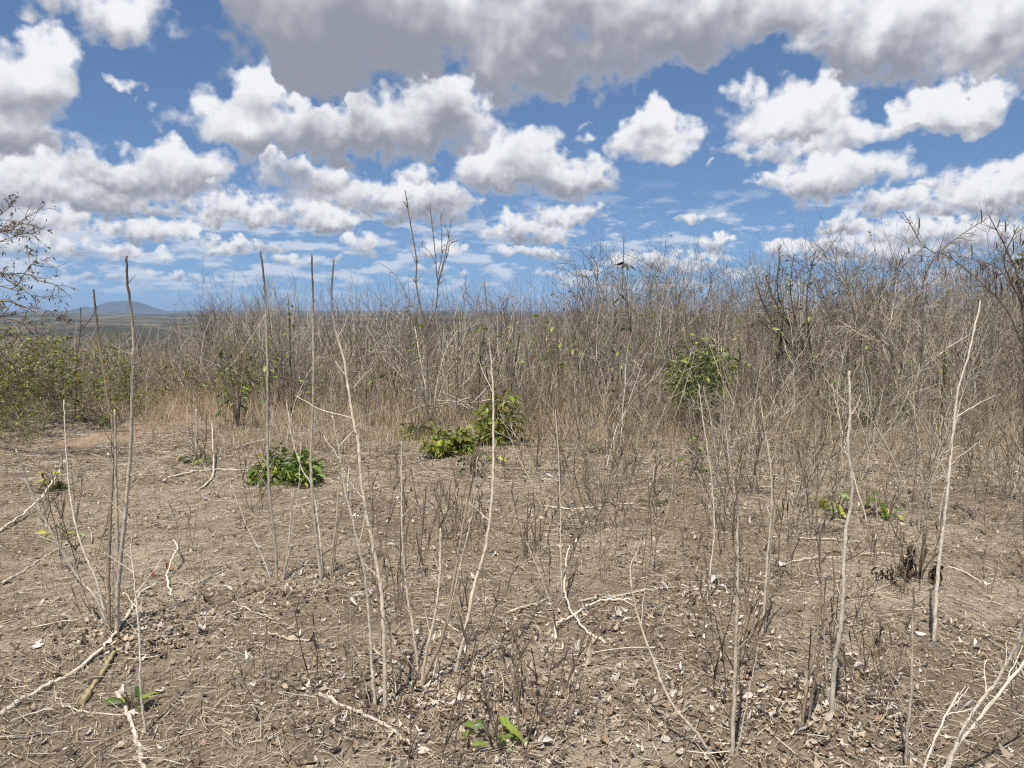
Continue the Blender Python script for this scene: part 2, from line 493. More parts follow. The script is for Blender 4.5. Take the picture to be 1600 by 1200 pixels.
def build_mountain():
    m, b = new_mat('mountain_scrub')
    geo = E.tree.nodes.new('ShaderNodeNewGeometry'); P = E(geo.outputs['Position'])
    c = mixc(sstep(noise3(P, .004, 5, .6), .4, .62), (.07, .065, .045), (.035, .042, .03))
    E.tree.links.new(c.s, b.inputs['Base Color']); b.inputs['Roughness'].default_value = .95
    Y0 = 21000.0
    prof = np.array([(96, 487), (118, 486), (128, 482), (137, 478.5), (147, 482.5), (153, 481), (163, 475), (174, 471.3), (190, 471), (205, 470), (214, 470.5), (226, 474.5), (240, 480), (250, 483.5), (262, 487), (280, 488.5)])
    xs = np.linspace(96, 280, 90)
    top = np.interp(xs, prof[:, 0], prof[:, 1])
    X = (xs - 800) / FPX * Y0
    Zt = CAM_Z + (483 - top) / FPX * Y0 * 1.0
    dy = np.linspace(-1, 1, 31)
    XX = np.repeat(X[None], 31, 0); YY = Y0 + dy[:, None] * 1500 + 0 * X[None]
    rr = np.exp(-(dy[:, None] / .42) ** 2)
    ridge = 26 * np.sin(XX * .011 + dy[:, None] * 3) * (1 - np.abs(dy[:, None])) * (np.abs(dy[:, None]) > .02)
    Z = -140 + (Zt[None] + 140) * rr + ridge * rr * (1 - rr) * 2
    V = np.stack([XX, YY, Z], -1).reshape(-1, 3)
    i = np.arange(30)[:, None] * 90; k = np.arange(89)[None]
    Q = np.stack([i + k, i + k + 1, i + k + 91, i + k + 90], -1).reshape(-1, 4)
    tag(link('mountain', make_mesh('mountain', V, Q, None, m)), kind='structure')
build_mountain()

# ================================================================ thicket shrubs
PALE, GREY, BROWN, DARK = np.array([.56, .495, .395]), np.array([.395, .338, .258]), np.array([.225, .176, .124]), np.array([.075, .058, .043])

def norm(v): return v / (np.linalg.norm(v) + 1e-9)

def walk(r, p, d, L, n, wob, up):
    pts = [p]
    for _ in range(n - 1):
        d = norm(d + r.normal(0, wob, 3) + np.array([0, 0, up]))
        p = p + d * L / (n - 1); pts.append(p)
    return np.array(pts)

def branch_dir(r, d, ang):
    q = norm(np.cross(d, norm(r.normal(0, 1, 3))))
    return norm(d * math.cos(ang) + q * math.sin(ang))

def grow(seed, H, nst, spread, nb=8, nt=4, r0=.011, wob=.10, up=.05, ang=(.45, .95), tone=(GREY, BROWN), tl=(.10, .26), bl=(.25, .5), low=.22):
    """bare shrub: list of stems, then branches and twigs, each (points, radii, colour)"""
    r = np.random.default_rng(seed)
    stems, fine = [], []
    def col(k=.3):
        c = tone[0] + (tone[1] - tone[0]) * r.uniform(0, 1)
        return c * r.uniform(1 - k, 1 + k)
    for i in range(nst):
        az = r.uniform(0, 6.283); lean = spread * r.uniform(.15, 1)
        d = np.array([math.sin(lean) * math.cos(az), math.sin(lean) * math.sin(az), math.cos(lean)])
        L = H * r.uniform(.7, 1.08)
        P = walk(r, np.array([.10 * math.cos(az), .10 * math.sin(az), -.04]) * np.array([r.uniform(0, 1), r.uniform(0, 1), 1]), d, L, 9, wob, up)
        ra = r0 * r.uniform(.6, 1.15)
        R = np.linspace(ra, .0022, 9)
        stems.append((P, R, col()))
        for t in np.sort(r.uniform(low, .97, int(nb * r.uniform(.7, 1.3)))):
            k = min(int(t * 8), 7); u = t * 8 - k
            s = P[k] + (P[k + 1] - P[k]) * u; dd = norm(P[k + 1] - P[k])
            Lb = L * (1 - .55 * t) * r.uniform(*bl)
            B = walk(r, s, branch_dir(r, dd, r.uniform(*ang)), Lb, 6, wob * 1.2, up * 1.4)
            cb = col()
            fine.append((6, B, np.linspace(max(ra * (1 - t) * .62, .0046), .0022, 6), cb * .92))
            for t2 in r.uniform(.2, 1, int(nt * r.uniform(.6, 1.4))):
                k2 = min(int(t2 * 5), 4); u2 = t2 * 5 - k2
                s2 = B[k2] + (B[k2 + 1] - B[k2]) * u2; d2 = norm(B[k2 + 1] - B[k2])
                W = walk(r, s2, branch_dir(r, d2, r.uniform(.4, 1.1)), L * r.uniform(*tl), 4, wob * 1.4, up)
                fine.append((4, W, np.linspace(.0030, .0017, 4), cb * r.uniform(.5, .85) * np.array([.98, 1.0, .98])))
    return stems, fine

def fine_geo(fine, g=None, sides=3):
    g = g or Geo()
    for n in (6, 4):
        sel = [f for f in fine if f[0] == n]
        if sel:
            g.add(*tubes(np.array([f[1] for f in sel]), np.array([f[2] for f in sel]), np.array([f[3] for f in sel]), sides))
    return g

class Proto: pass
def make_proto(name, seed, leaves=0, leafcol=None, leafsize=.05, **kw):
    p = Proto(); p.name = name
    st, fn = grow(seed, **kw)
    p.stems = []
    allg = Geo()
    for P, R, c in st:
        C = np.repeat(c[None], 9, 0)
        a = tubes(P[None], R[None], C[None], 5)
        me = make_mesh(name + '_stem', *a, BARK); p.stems.append(me)
        allg.add(*tubes(P[None], R[None], C[None], 3))
    g = fine_geo(fn); p.twigs = g.mesh(name + '_twigs', TWIG)
    half = fine_geo([f for i, f in enumerate(fn)])
    allg.add(*half.arrays()); p.arr = allg.arrays()
    p.leaf = None
    p.tips = [f[1][-1] for f in fn if f[0] == 4]
    if leaves:
        r = np.random.default_rng(seed + 77)
        g = Geo(); pts = np.array(p.tips)
        k = r.integers(0, len(pts), leaves)
        base = pts[k] + r.normal(0, .03, (leaves, 3))
        g.add(*leaf_cloud(r, base, leafsize, leafcol))
        p.leaf = g.mesh(name + '_foliage', LEAF)
    return p

def leaf_cloud(r, base, size, col, droop=.5):
    """many leaf blades, each of four folded quads"""
    n = len(base)
    d = r.normal(0, 1, (n, 3)); d[:, 2] = d[:, 2] * .5 - droop * .6; d /= np.linalg.norm(d, axis=1, keepdims=True)
    s = np.cross(d, r.normal(0, 1, (n, 3))); L = size * r.uniform(.6, 1.4, n)
    t = np.array([0, .35, .7, 1.0])
    P = base[:, None, :] + d[:, None, :] * (L[:, None] * t[None])[:, :, None]
    P[:, :, 2] -= (L[:, None] * .25) * t[None] ** 2
    W = L[:, None] * np.array([.08, .36, .28, .02])[None]
    C = np.asarray(col)[None] * r.uniform(.6, 1.5, (n, 1)) * (1 + r.uniform(-.15, .25, (n, 3)) * np.array([1.0, .4, .3]))
    return ribbons(P, W, s, C)

PROTO = {
 'grey': [make_proto('grey_shrub', 100 + i, H=2.4, nst=7, spread=.70, nb=8, nt=2.6, r0=.016, wob=.16, ang=(.5, 1.1), tone=((PALE * 1.05, GREY), (GREY, BROWN), (PALE, BROWN * .8))[i]) for i in range(3)],
 'brown': [make_proto('brown_shrub', 200 + i, H=2.4, nst=7, spread=.52, nb=8, nt=2.6, r0=.015, wob=.14, tone=((BROWN, DARK * 1.6), (GREY, BROWN), (DARK * 1.2, BROWN))[i], ang=(.4, .95)) for i in range(3)],
 'wand': [make_proto('wand_shrub', 300 + i, H=2.4, nst=7, spread=.30, nb=6, nt=2.2, r0=.013, wob=.12, tone=(PALE, BROWN), ang=(.3, .8), tl=(.06, .18)) for i in range(2)],
 'pale': [make_proto('pale_shrub', 400 + i, H=2.3, nst=8, spread=.8, nb=7, nt=3, r0=.014, wob=.16, tone=(PALE, GREY), ang=(.4, 1.0)) for i in range(2)],
 'leafy': [make_proto('leafy_shrub', 500 + i, H=2.4, nst=7, spread=.45, nb=8, nt=4, leaves=150, leafcol=(.095, .125, .035), leafsize=.05) for i in range(2)],
 'low': [make_proto('low_shrub', 600 + i, H=1.0, nst=8, spread=1.05, nb=14, nt=3, r0=.006, wob=.16, up=.0, tone=(GREY * 1.1, BROWN), low=.1) for i in range(3)],
 'green': [make_proto('green_scrub', 700 + i, H=1.0, nst=8, spread=.95, nb=11, nt=3, r0=.006, wob=.16, up=.0, leaves=760, leafcol=(.185, .205, .045), leafsize=.052) for i in range(2)],
}
KINDS_OF = {
 'grey': ('bare_shrub', 'leafless grey shrub with spreading twiggy stems in the dense thicket', 'shrub', 'spreading grey shrubs of the thicket'),
 'brown': ('bare_shrub', 'leafless brown shrub with close forked twigs in the dense thicket', 'shrub', 'brown twiggy shrubs of the thicket'),
 'wand': ('wand_shrub', 'bundle of slim upright leafless wands in the dense thicket', 'shrub', 'upright wand shrubs of the thicket'),
 'pale': ('pale_shrub', 'pale bare shrub with crooked wide branches in the dense thicket', 'shrub', 'pale crooked shrubs of the thicket'),
 'leafy': ('leafy_shrub', 'thin shrub with sparse olive leaves among the bare thicket', 'shrub', 'sparsely leaved shrubs of the thicket'),
 'low': ('low_shrub', 'low tangled mound of dry twigs at the foot of the tall thicket', 'shrub', 'low dry twig mounds'),
 'green': ('green_scrub', 'low yellow-green leafy scrub growing on the bank beside the track', 'shrub', 'green scrub on the bank'),
}

def place(kind, i, x, y, h, rot, label=None, group=None, name=None, sxy=None):
    p = PROTO[kind][i % len(PROTO[kind])]
    nm, lb, cat, grp = KINDS_OF[kind]
    ref = 1.0 if kind in ('low', 'green') else 2.4
    o = empty(name or nm, gp(x, y, -.02), label or lb, cat, group if label else grp)
    s = h / ref; w = sxy or s
    o.scale = (w, w, s); o.rotation_euler = (0, 0, rot)
    for me in p.stems: link('stem', me, o)
    tag(link('twigs', p.twigs, o), kind='stuff')
    if p.leaf: tag(link('foliage', p.leaf, o), kind='stuff')
    return o

# outline of the thicket against the sky, photo pixels
TOPX = np.array([-400, 250, 318, 340, 400, 470, 540, 640, 720, 800, 860, 905, 940, 1000, 1090, 1150, 1200, 1260, 1340, 1420, 1500, 1600, 2100])
TOPY = np.array([520, 522, 505, 455, 435, 452, 452, 462, 466, 445, 462, 430, 388, 392, 395, 412, 402, 380, 376, 370, 384, 372, 370])
def top_height(x, y, r, lo=.72, hi=1.0):
    px = 800 + FPX * x / y
    zt = CAM_Z + (483 - np.interp(px, TOPX, TOPY)) / FPX * y
    zg = float(ground_z(x, y))
    return max(.5, (zt - zg) * r.uniform(lo, hi))

r = np.random.default_rng(5)
n_things = 0
for row in range(7):
    Y = 12.1 + row * 1.05
    step = 1.32 + .03 * row
    X = -.42 * Y + r.uniform(0, step)
    while X < .86 * Y:
        x, y = X + r.normal(0, .25), Y + r.normal(0, .35)
        px = 800 + FPX * x / y
        X += step * r.uniform(.8, 1.25)
        if px < 322 or px > 1760: continue
        if row == 0 and px < 560 and r.uniform() < .4: continue
        ch = r.uniform()
        kind = 'grey' if ch < .34 else 'brown' if ch < .66 else 'wand' if ch < .84 else 'pale' if ch < .90 else 'leafy'
        if row < 1 and ch > .9: kind = 'grey'
        h = top_height(x, y, r, .76 if px > 890 else .55, 1.04)
        if row == 0: h *= r.uniform(.6, .95)
        place(kind, int(r.integers(0, 9)), x, y, h, r.uniform(0, 6.28))
        n_things += 1

# singled out against the sky, with the height each reaches in the photo
OVER = [(335, 470, 12.2), (362, 445, 12.0), (400, 440, 12.3), (440, 452, 12.1), (470, 470, 12.4), (345, 452, 12.6), (378, 430, 12.9), (420, 436, 13.2), (455, 446, 12.8), (545, 428, 14.5), (590, 436, 13.8), (615, 450, 13.0), (745, 445, 13.5), (790, 424, 14.0), (815, 432, 13.0), (868, 430, 13.6),
        (915, 400, 13.2), (945, 384, 12.6), (1000, 388, 13.0), (1045, 380, 12.8), (1085, 384, 13.4), (1120, 398, 12.7), (1165, 412, 13.5), (1235, 372, 12.4), (1262, 362, 13.4), (1305, 380, 12.8), (1345, 366, 12.6), (1385, 372, 13.6), (1440, 384, 12.5), (1490, 378, 13.2), (1530, 362, 12.6), (1570, 368, 13.4), (1625, 362, 12.8)]
for k, (px, ty, Y) in enumerate(OVER):
    x = (px - 800) / FPX * Y
    h = CAM_Z + (483 - ty) / FPX * Y - float(ground_z(x, Y))
    place(('grey', 'brown', 'wand', 'grey', 'pale')[k % 5], k, x, Y, h * .98, r.uniform(0, 6.28), sxy=h / 2.4 * .8,
          label='tall bare shrub whose top rises clear of the thicket into the sky', group='tall shrubs over the thicket')
for k in range(36):                                      # loose outposts of the thicket, nearer and lower
    Y = r.uniform(8.6, 12.0); px = r.uniform(880, 1680) if k > 8 else r.uniform(460, 900); x = (px - 800) / FPX * Y
    place(('wand', 'grey', 'pale', 'brown')[k % 4], int(r.integers(0, 9)), x, Y, r.uniform(.8, 1.6) * (1 if Y > 10 else .75), r.uniform(0, 6.28), sxy=r.uniform(.35, .58),
          label='loose bare shrub standing out in the dry grass before the thicket', group='loose shrubs before the thicket')

# farther in, the thicket reads as one mass
def build_mass():
    r = np.random.default_rng(6)
    g = Geo()
    pool = PROTO['grey'] + PROTO['brown'] + PROTO['wand']
    cnt = 0
    while cnt < 84:
        y = r.uniform(19.2, 38); x = r.uniform(-.45, .80) * y
        px = 800 + FPX * x / y
        if px < 335: continue
        p = pool[int(r.integers(0, len(pool)))]
        V, Q, C = p.arr
        h = top_height(x, y, r, .78 if px > 890 else .6, .98); s = h / 2.4; a = r.uniform(0, 6.28)
        W = V * np.array([s * 1.15, s * 1.15, s])
        R = np.array([[math.cos(a), -math.sin(a), 0], [math.sin(a), math.cos(a), 0], [0, 0, 1]])
        g.add(W @ R.T + gp(x, y, -.03), Q, C * r.uniform(.85, 1.1))
        cnt += 1
    tag(link('thicket', g.mesh('thicket', TWIG)), 'dense leafless grey-brown thicket stretching back over the hill', 'thicket', kind='stuff')
build_mass()

# low scrub of the bank beside the track, the green of it and the dry mounds
r = np.random.default_rng(8)
for (px, Y, ht, kind) in [(-60, 9.6, 1.15, 'green'), (40, 9.9, 1.05, 'green'), (110, 10.3, 1.1, 'green'), (170, 10.9, 1.0, 'green'), (10, 10.9, 1.35, 'green'), (90, 11.6, 1.3, 'green'), (-40, 12.0, 1.3, 'green'), (395, 12.3, 1.2, 'green'), (60, 9.0, .62, 'green'), (-30, 8.8, .7, 'green')]:
    x = (px - 800) / FPX * Y
    place(kind, int(r.integers(0, 9)), x, Y, ht, r.uniform(0, 6.28), sxy=ht * r.uniform(.8, 1.05))
for k in range(46):
    Y = r.uniform(10.6, 16); px = r.uniform(-150, 470)
    x = (px - 800) / FPX * Y
    ht = min(r.uniform(.75, 1.15), top_height(x, Y, r, .9, 1.0))
    if Y < 11.2 and 180 < px < 330: continue
    place('low', int(r.integers(0, 9)), x, Y, ht, r.uniform(0, 6.28), sxy=ht * r.uniform(.9, 1.3), label='low tangled mound of dry twigs on the slope around the green scrub', group='low twig mounds by the green scrub')
for k in range(26):
    Y = r.uniform(11.2, 13.0); px = r.uniform(470, 1700)
    x = (px - 800) / FPX * Y
    ht = r.uniform(.7, 1.1)
    place('low', int(r.integers(0, 9)), x, Y, ht, r.uniform(0, 6.28), sxy=ht * r.uniform(.7, 1.0))

# ================================================================ cut stalks standing in the clearing
def stalk(r, P, rb, rt, col, parent, name='stem', knob=.12, tip=True, sides=7, origin=None):
    """a knobbly stalk through the points P (base first)"""
    L = float(np.sum(np.linalg.norm(np.diff(P, axis=0), axis=1)))
    n = int(min(90, max(8, L / .022)))
    S = spline(P, n)
    S[1:-1] += r.normal(0, .0012, (n - 2, 3))
    R = np.linspace(rb, rt, n)
    ph = r.uniform(0, 6.28); step = r.uniform(.04, .07)
    s = np.linspace(0, L, n)
    R = R * (1 + knob * np.maximum(0, np.sin(s / step * 6.283 + ph)) ** 3 + r.normal(0, .03, n))
    C = np.repeat((col * r.uniform(.88, 1.12))[None], n, 0)
    C *= (1 + .10 * np.sin(s / .11 + ph) + r.normal(0, .05, n))[:, None]
    if tip:
        k = max(2, int(.22 * n)); f = np.minimum(1, np.linspace(0, 1.8, k))[:, None]
        C[-k:] = C[-k:] * (1 - f * .8) + DARK * f * .8
    S = np.vstack([S, S[-1:] + (S[-1:] - S[-2:-1]) * .12]); R = np.r_[R, R[-1] * .05]; C = np.vstack([C, C[-1:]])
    if origin is not None: S = S - origin
    a = tubes(S[None], R[None], C[None], sides)
    return link(name, make_mesh(name, *a, BARK), parent)

def plant(name, label, cat, base_px, stems, group=None, seed=0):
    """stems: (pixel polyline from the top down, base thickness px, tip thickness px, colour, lean away, tip dark)"""
    r = np.random.default_rng(seed + int(base_px[0] * 7 + base_px[1]))
    b = gpt(*base_px)
    o = empty(name, b, label, cat, group)
    for (pl, tb, tt, col, lean, tip) in stems:
        e = gpt(*pl[-1]) if pl[-1][1] > base_px[1] - 60 else None
        Yb = e[1] if e is not None else b[1]
        k = Yb / FPX
        n = len(pl)
        top = dpt(*pl[0], Yb)
        H = max(top[2], .1)
        pts = []
        for (x, y) in pl[::-1]:
            q = dpt(x, y, Yb)
            f = max(0.0, q[2]) / H
            pts.append(dpt(x, y, Yb + lean * f ** 1.3))
        pts = np.array(pts)
        if e is not None and pts[0][2] > e[2] - .03:
            dn = pts[0] - pts[1]; dn = dn / np.linalg.norm(dn)
            pts = np.vstack([e + dn * .03 + np.array([0, 0, -.03]), pts[1:]])
        st = stalk(r, pts, tb * k * .255, tt * k * .20, col, o, 'stem' if tb > 6 else 'side_stem', tip=tip, origin=b)
        if tb > 8:                                        # short broken side shoots
            for _ in range(int(r.integers(4, 8))):
                S = spline(pts, 30); j = int(r.integers(8, 28)); d = branch_dir(r, norm(S[j + 1] - S[j]), r.uniform(.5, 1.0))
                B = walk(r, S[j], d, r.uniform(.03, .20), 6, .1, .04)
                stalk(r, B, .0026, .0012, col, st, 'side_shoot', tip=False, sides=4, origin=b)
    return o

P_, G_, B_, D_ = PALE * 1.08, GREY * 1.2, BROWN * 1.2, DARK
plant('cut_stalk_plant', 'clump of tall knobbly stalks with two pale arms leaning out at its foot', 'plant', (180, 985), [
  ([(198, 400), (199, 440), (208, 520), (207, 600), (204, 700), (198, 780), (190, 860), (184, 930), (182, 990)], 15, 8, G_ * 1.2, -.12, True),
  ([(146, 452), (152, 510), (160, 570), (168, 620), (177, 680), (176, 740), (172, 820), (170, 900), (171, 990)], 11, 7, B_, .18, True),
  ([(179, 640), (181, 720), (182, 800), (184, 860), (181, 985)], 13, 8, G_, .05, False),
  ([(25, 703), (50, 770), (85, 840), (120, 900), (150, 935), (169, 975)], 9, 6, P_ * 1.1, -.15, False),
  ([(100, 625), (103, 700), (112, 790), (130, 860), (150, 905), (164, 955)], 8, 4, P_ * 1.1, .1, False)])
plant('leaning_stick', 'single white-barked stick leaning upright beside the tall stalk clump', 'stick', (228, 1146), [
  ([(204, 850), (212, 930), (218, 1000), (220, 1080), (228, 1146)], 9, 5, P_ * 1.15, .1, False)])
plant('cut_stalk_plant', 'tall brown dark-tipped stalk with short thin side shoots at its foot', 'plant', (432, 912), [
  ([(407, 393), (412, 430), (416, 500), (418, 600), (418, 700), (422, 780), (430, 850), (433, 912)], 11, 7, G_ * .85, .15, True),
  ([(456, 770), (452, 840), (441, 910)], 7, 5, G_, .05, False),
  ([(470, 690), (466, 770), (453, 850), (446, 908)], 5, 3, P_, -.05, False),
  ([(360, 755), (385, 820), (410, 870), (424, 905)], 4, 3, P_, .1, False)])
plant('cut_stalk_plant', 'straight tall dark-tipped stalk crossed by a white bent side stem', 'plant', (503, 906), [
  ([(487, 397), (489, 470), (490, 560), (489, 640), (486, 720), (490, 800), (497, 860), (503, 906)], 11, 6, G_ * 1.05, -.1, True),
  ([(447, 620), (456, 680), (470, 730), (485, 755), (495, 800), (502, 860), (508, 903)], 6, 3, P_ * 1.1, .12, False),
  ([(548, 700), (536, 770), (525, 850), (517, 906)], 6, 3, B_, .1, False),
  ([(530, 745), (526, 810), (519, 870), (516, 904)], 7, 6, G_, 0, False)])
plant('cut_stalk_plant', 'tallest pair of pale stalks with short forked side branches halfway up', 'plant', (600, 1110), [
  ([(521, 404), (518, 470), (523, 510), (537, 560), (546, 620), (552, 660), (561, 700), (565, 760), (580, 840), (595, 920), (600, 1000), (602, 1112)], 15, 7, G_ * 1.2, .2, True),
  ([(519, 650), (527, 690), (540, 770), (555, 830), (570, 900), (578, 980), (582, 1050), (588, 1104)], 11, 6, P_ * 1.05, -.1, False),
  ([(513, 947), (540, 985), (562, 1035), (580, 1100)], 5, 3, P_ * 1.15, -.1, False),
  ([(462, 618), (500, 640), (530, 648), (552, 654)], 4, 2.5, P_, .2, False),
  ([(582, 575), (566, 590), (553, 606)], 3.5, 2, P_, .22, False), ([(524, 564), (535, 580), (545, 592)], 4, 3, P_ * 1.1, .2, False)])
plant('cut_stalk_plant', 'clump of stalks fanning up from one thick foot among grey leaves', 'plant', (655, 1072), [
  ([(742, 730), (722, 830), (705, 930), (690, 1000), (672, 1040), (656, 1074)], 14, 6, B_ * 1.1, .15, True),
  ([(746, 715), (738, 800), (715, 900), (700, 970), (685, 1020), (674, 1064)], 7, 4, P_ * 1.2, -.12, False),
  ([(688, 826), (687, 900), (680, 960), (668, 1010), (656, 1072)], 11, 7, G_ * 1.15, .1, False),
  ([(627, 690), (628, 830), (635, 920), (645, 980), (654, 1045)], 9, 4, G_ * 1.1, .2, False),
  ([(606, 978), (615, 1005), (640, 1035), (655, 1060)], 4, 3, P_ * 1.1, -.05, False)])
plant('cut_stalk_plant', 'single smooth tan stalk curving up beside the fanned stalk clump', 'plant', (709, 1052), [
  ([(757, 440), (762, 500), (768, 570), (771, 640), (771, 700), (770, 760), (760, 850), (740, 920), (730, 970), (709, 1054)], 13, 5, G_ * 1.25, .25, True)])
plant('low_stalk_plant', 'low spread of four thin stems with crossed sticks at its foot', 'plant', (866, 946), [
  ([(822, 845), (845, 900), (863, 946)], 6, 4, G_, .1, False),
  ([(868, 640), (873, 720), (876, 820), (877, 900), (879, 938)], 6, 3, P_, .2, False),
  ([(964, 820), (935, 890), (905, 925), (886, 948)], 6, 3, B_, .15, True), ([(868, 880), (868, 930), (864, 946)], 4, 3, G_, 0, False)])
plant('leaning_stalk', 'long bent stalk leaning over the open litter, bare and tapering', 'stalk', (1115, 1178), [
  ([(1012, 790), (1000, 850), (985, 892), (995, 955), (1020, 1030), (1050, 1100), (1088, 1145), (1116, 1178)], 11, 4, G_ * 1.15, .3, True)])
plant('cut_stalk_plant', 'stout straight stalk with a dead vine twisted around it', 'plant', (1143, 1182), [
  ([(1150, 742), (1153, 850), (1152, 930), (1150, 1000), (1148, 1070), (1143, 1184)], 15, 8, G_ * .95, .1, True),
  ([(1158, 850), (1146, 900), (1158, 950), (1145, 1000), (1156, 1060), (1140, 1120), (1150, 1180)], 4, 3, B_ * .8, .03, False),
  ([(1185, 1010), (1170, 1080), (1150, 1180)], 4, 3, G_, .1, False)])
plant('cut_stalk_plant', 'two slim grey stalks crossing behind the vine-wound stalk', 'plant', (1191, 992), [
  ([(1182, 620), (1200, 700), (1206, 780), (1200, 860), (1195, 940), (1190, 994)], 9, 5, G_ * 1.2, .15, True),
  ([(1228, 688), (1212, 790), (1203, 880), (1194, 990)], 7, 4, G_, -.1, False)])
plant('cut_stalk_plant', 'thickest pale speckled stalk kinked halfway, with one thin arm', 'plant', (1300, 1112), [
  ([(1327, 580), (1328, 650), (1325, 700), (1332, 770), (1322, 830), (1318, 900), (1315, 970), (1304, 1040), (1300, 1114)], 17, 10, P_ * .95, .12, False),
  ([(1284, 583), (1305, 612), (1326, 634)], 4, 2.5, P_, .15, False), ([(1345, 616), (1336, 640), (1329, 648)], 4, 2, P_, .1, False)])
plant('cut_stalk_plant', 'clump of dark broken-topped stalks beside the thick speckled stalk', 'plant', (1254, 1142), [
  ([(1280, 826), (1283, 930), (1275, 1000), (1260, 1080), (1252, 1144)], 12, 6, B_, .15, True),
  ([(1290, 903), (1287, 960), (1278, 1030), (1262, 1130)], 8, 5, B_ * .8, .05, True),
  ([(1267, 980), (1263, 1060), (1255, 1134)], 8, 5, D_ * 1.7, -.05, True), ([(1285, 960), (1291, 1050), (1296, 1100)], 6, 5, G_, .0, False)])
plant('cut_stalk_plant', 'pale leaning stalk rising past the blackened withered plant', 'plant', (1460, 1002), [
  ([(1532, 470), (1512, 560), (1497, 610), (1489, 680), (1483, 740), (1475, 820), (1465, 900), (1460, 1004)], 13, 6, P_ * .95, .3, False),
  ([(1555, 618), (1520, 635), (1492, 652)], 4, 2, P_, .3, False), ([(1503, 620), (1496, 650), (1490, 680)], 4, 2, P_, .2, False)])
plant('cut_stalk_plant', 'short straight knobbly stalk standing alone on bare soil', 'plant', (1416, 1196), [
  ([(1428, 918), (1425, 1000), (1424, 1080), (1417, 1150), (1416, 1198)], 11, 7, G_, .05, True)])
plant('pale_stalk_plant', 'clean whitish stalks splaying out low from a shared foot', 'plant', (1462, 1232), [
  ([(1640, 930), (1600, 985), (1560, 1060), (1510, 1130), (1466, 1230)], 13, 10, P_ * 1.15, -.2, False),
  ([(1640, 980), (1600, 1035), (1540, 1110), (1490, 1175), (1460, 1232)], 12, 10, P_ * 1.1, .15, False),
  ([(1497, 1083), (1465, 1145), (1440, 1215), (1436, 1232)], 9, 7, P_ * 1.2, .05, False)])
plant('wavy_sapling', 'thin wavy white stem rooted in a small pile of leaves', 'sapling', (1104, 937), [
  ([(1092, 600), (1098, 655), (1105, 700), (1113, 760), (1116, 830), (1110, 890), (1104, 939)], 6, 3, P_ * 1.1, .2, False)])
plant('cut_stalk_plant', 'short grey stump-like stalk with dark twigs and green shoots', 'plant', (304, 716), [
  ([(307, 640), (307, 680), (306, 718)], 7, 6, P_ * .9, 0, False), ([(284, 625), (290, 670), (299, 716)], 3, 2, B_, .1, True),
  ([(300, 618), (300, 670), (303, 716)], 3, 2, B_, .05, True), ([(322, 640), (322, 690), (312, 716)], 3, 2, D_ * 1.8, .05, True)])
plant('forked_twig', 'dark forked dead twig poking out above the green bank scrub', 'twig', (117, 650), [
  ([(126, 480), (126, 512), (121, 560), (117, 652)], 4, 3, D_ * 1.4, .1, True), ([(153, 478), (142, 498), (127, 516)], 3, 2, D_ * 1.2, .1, True)])

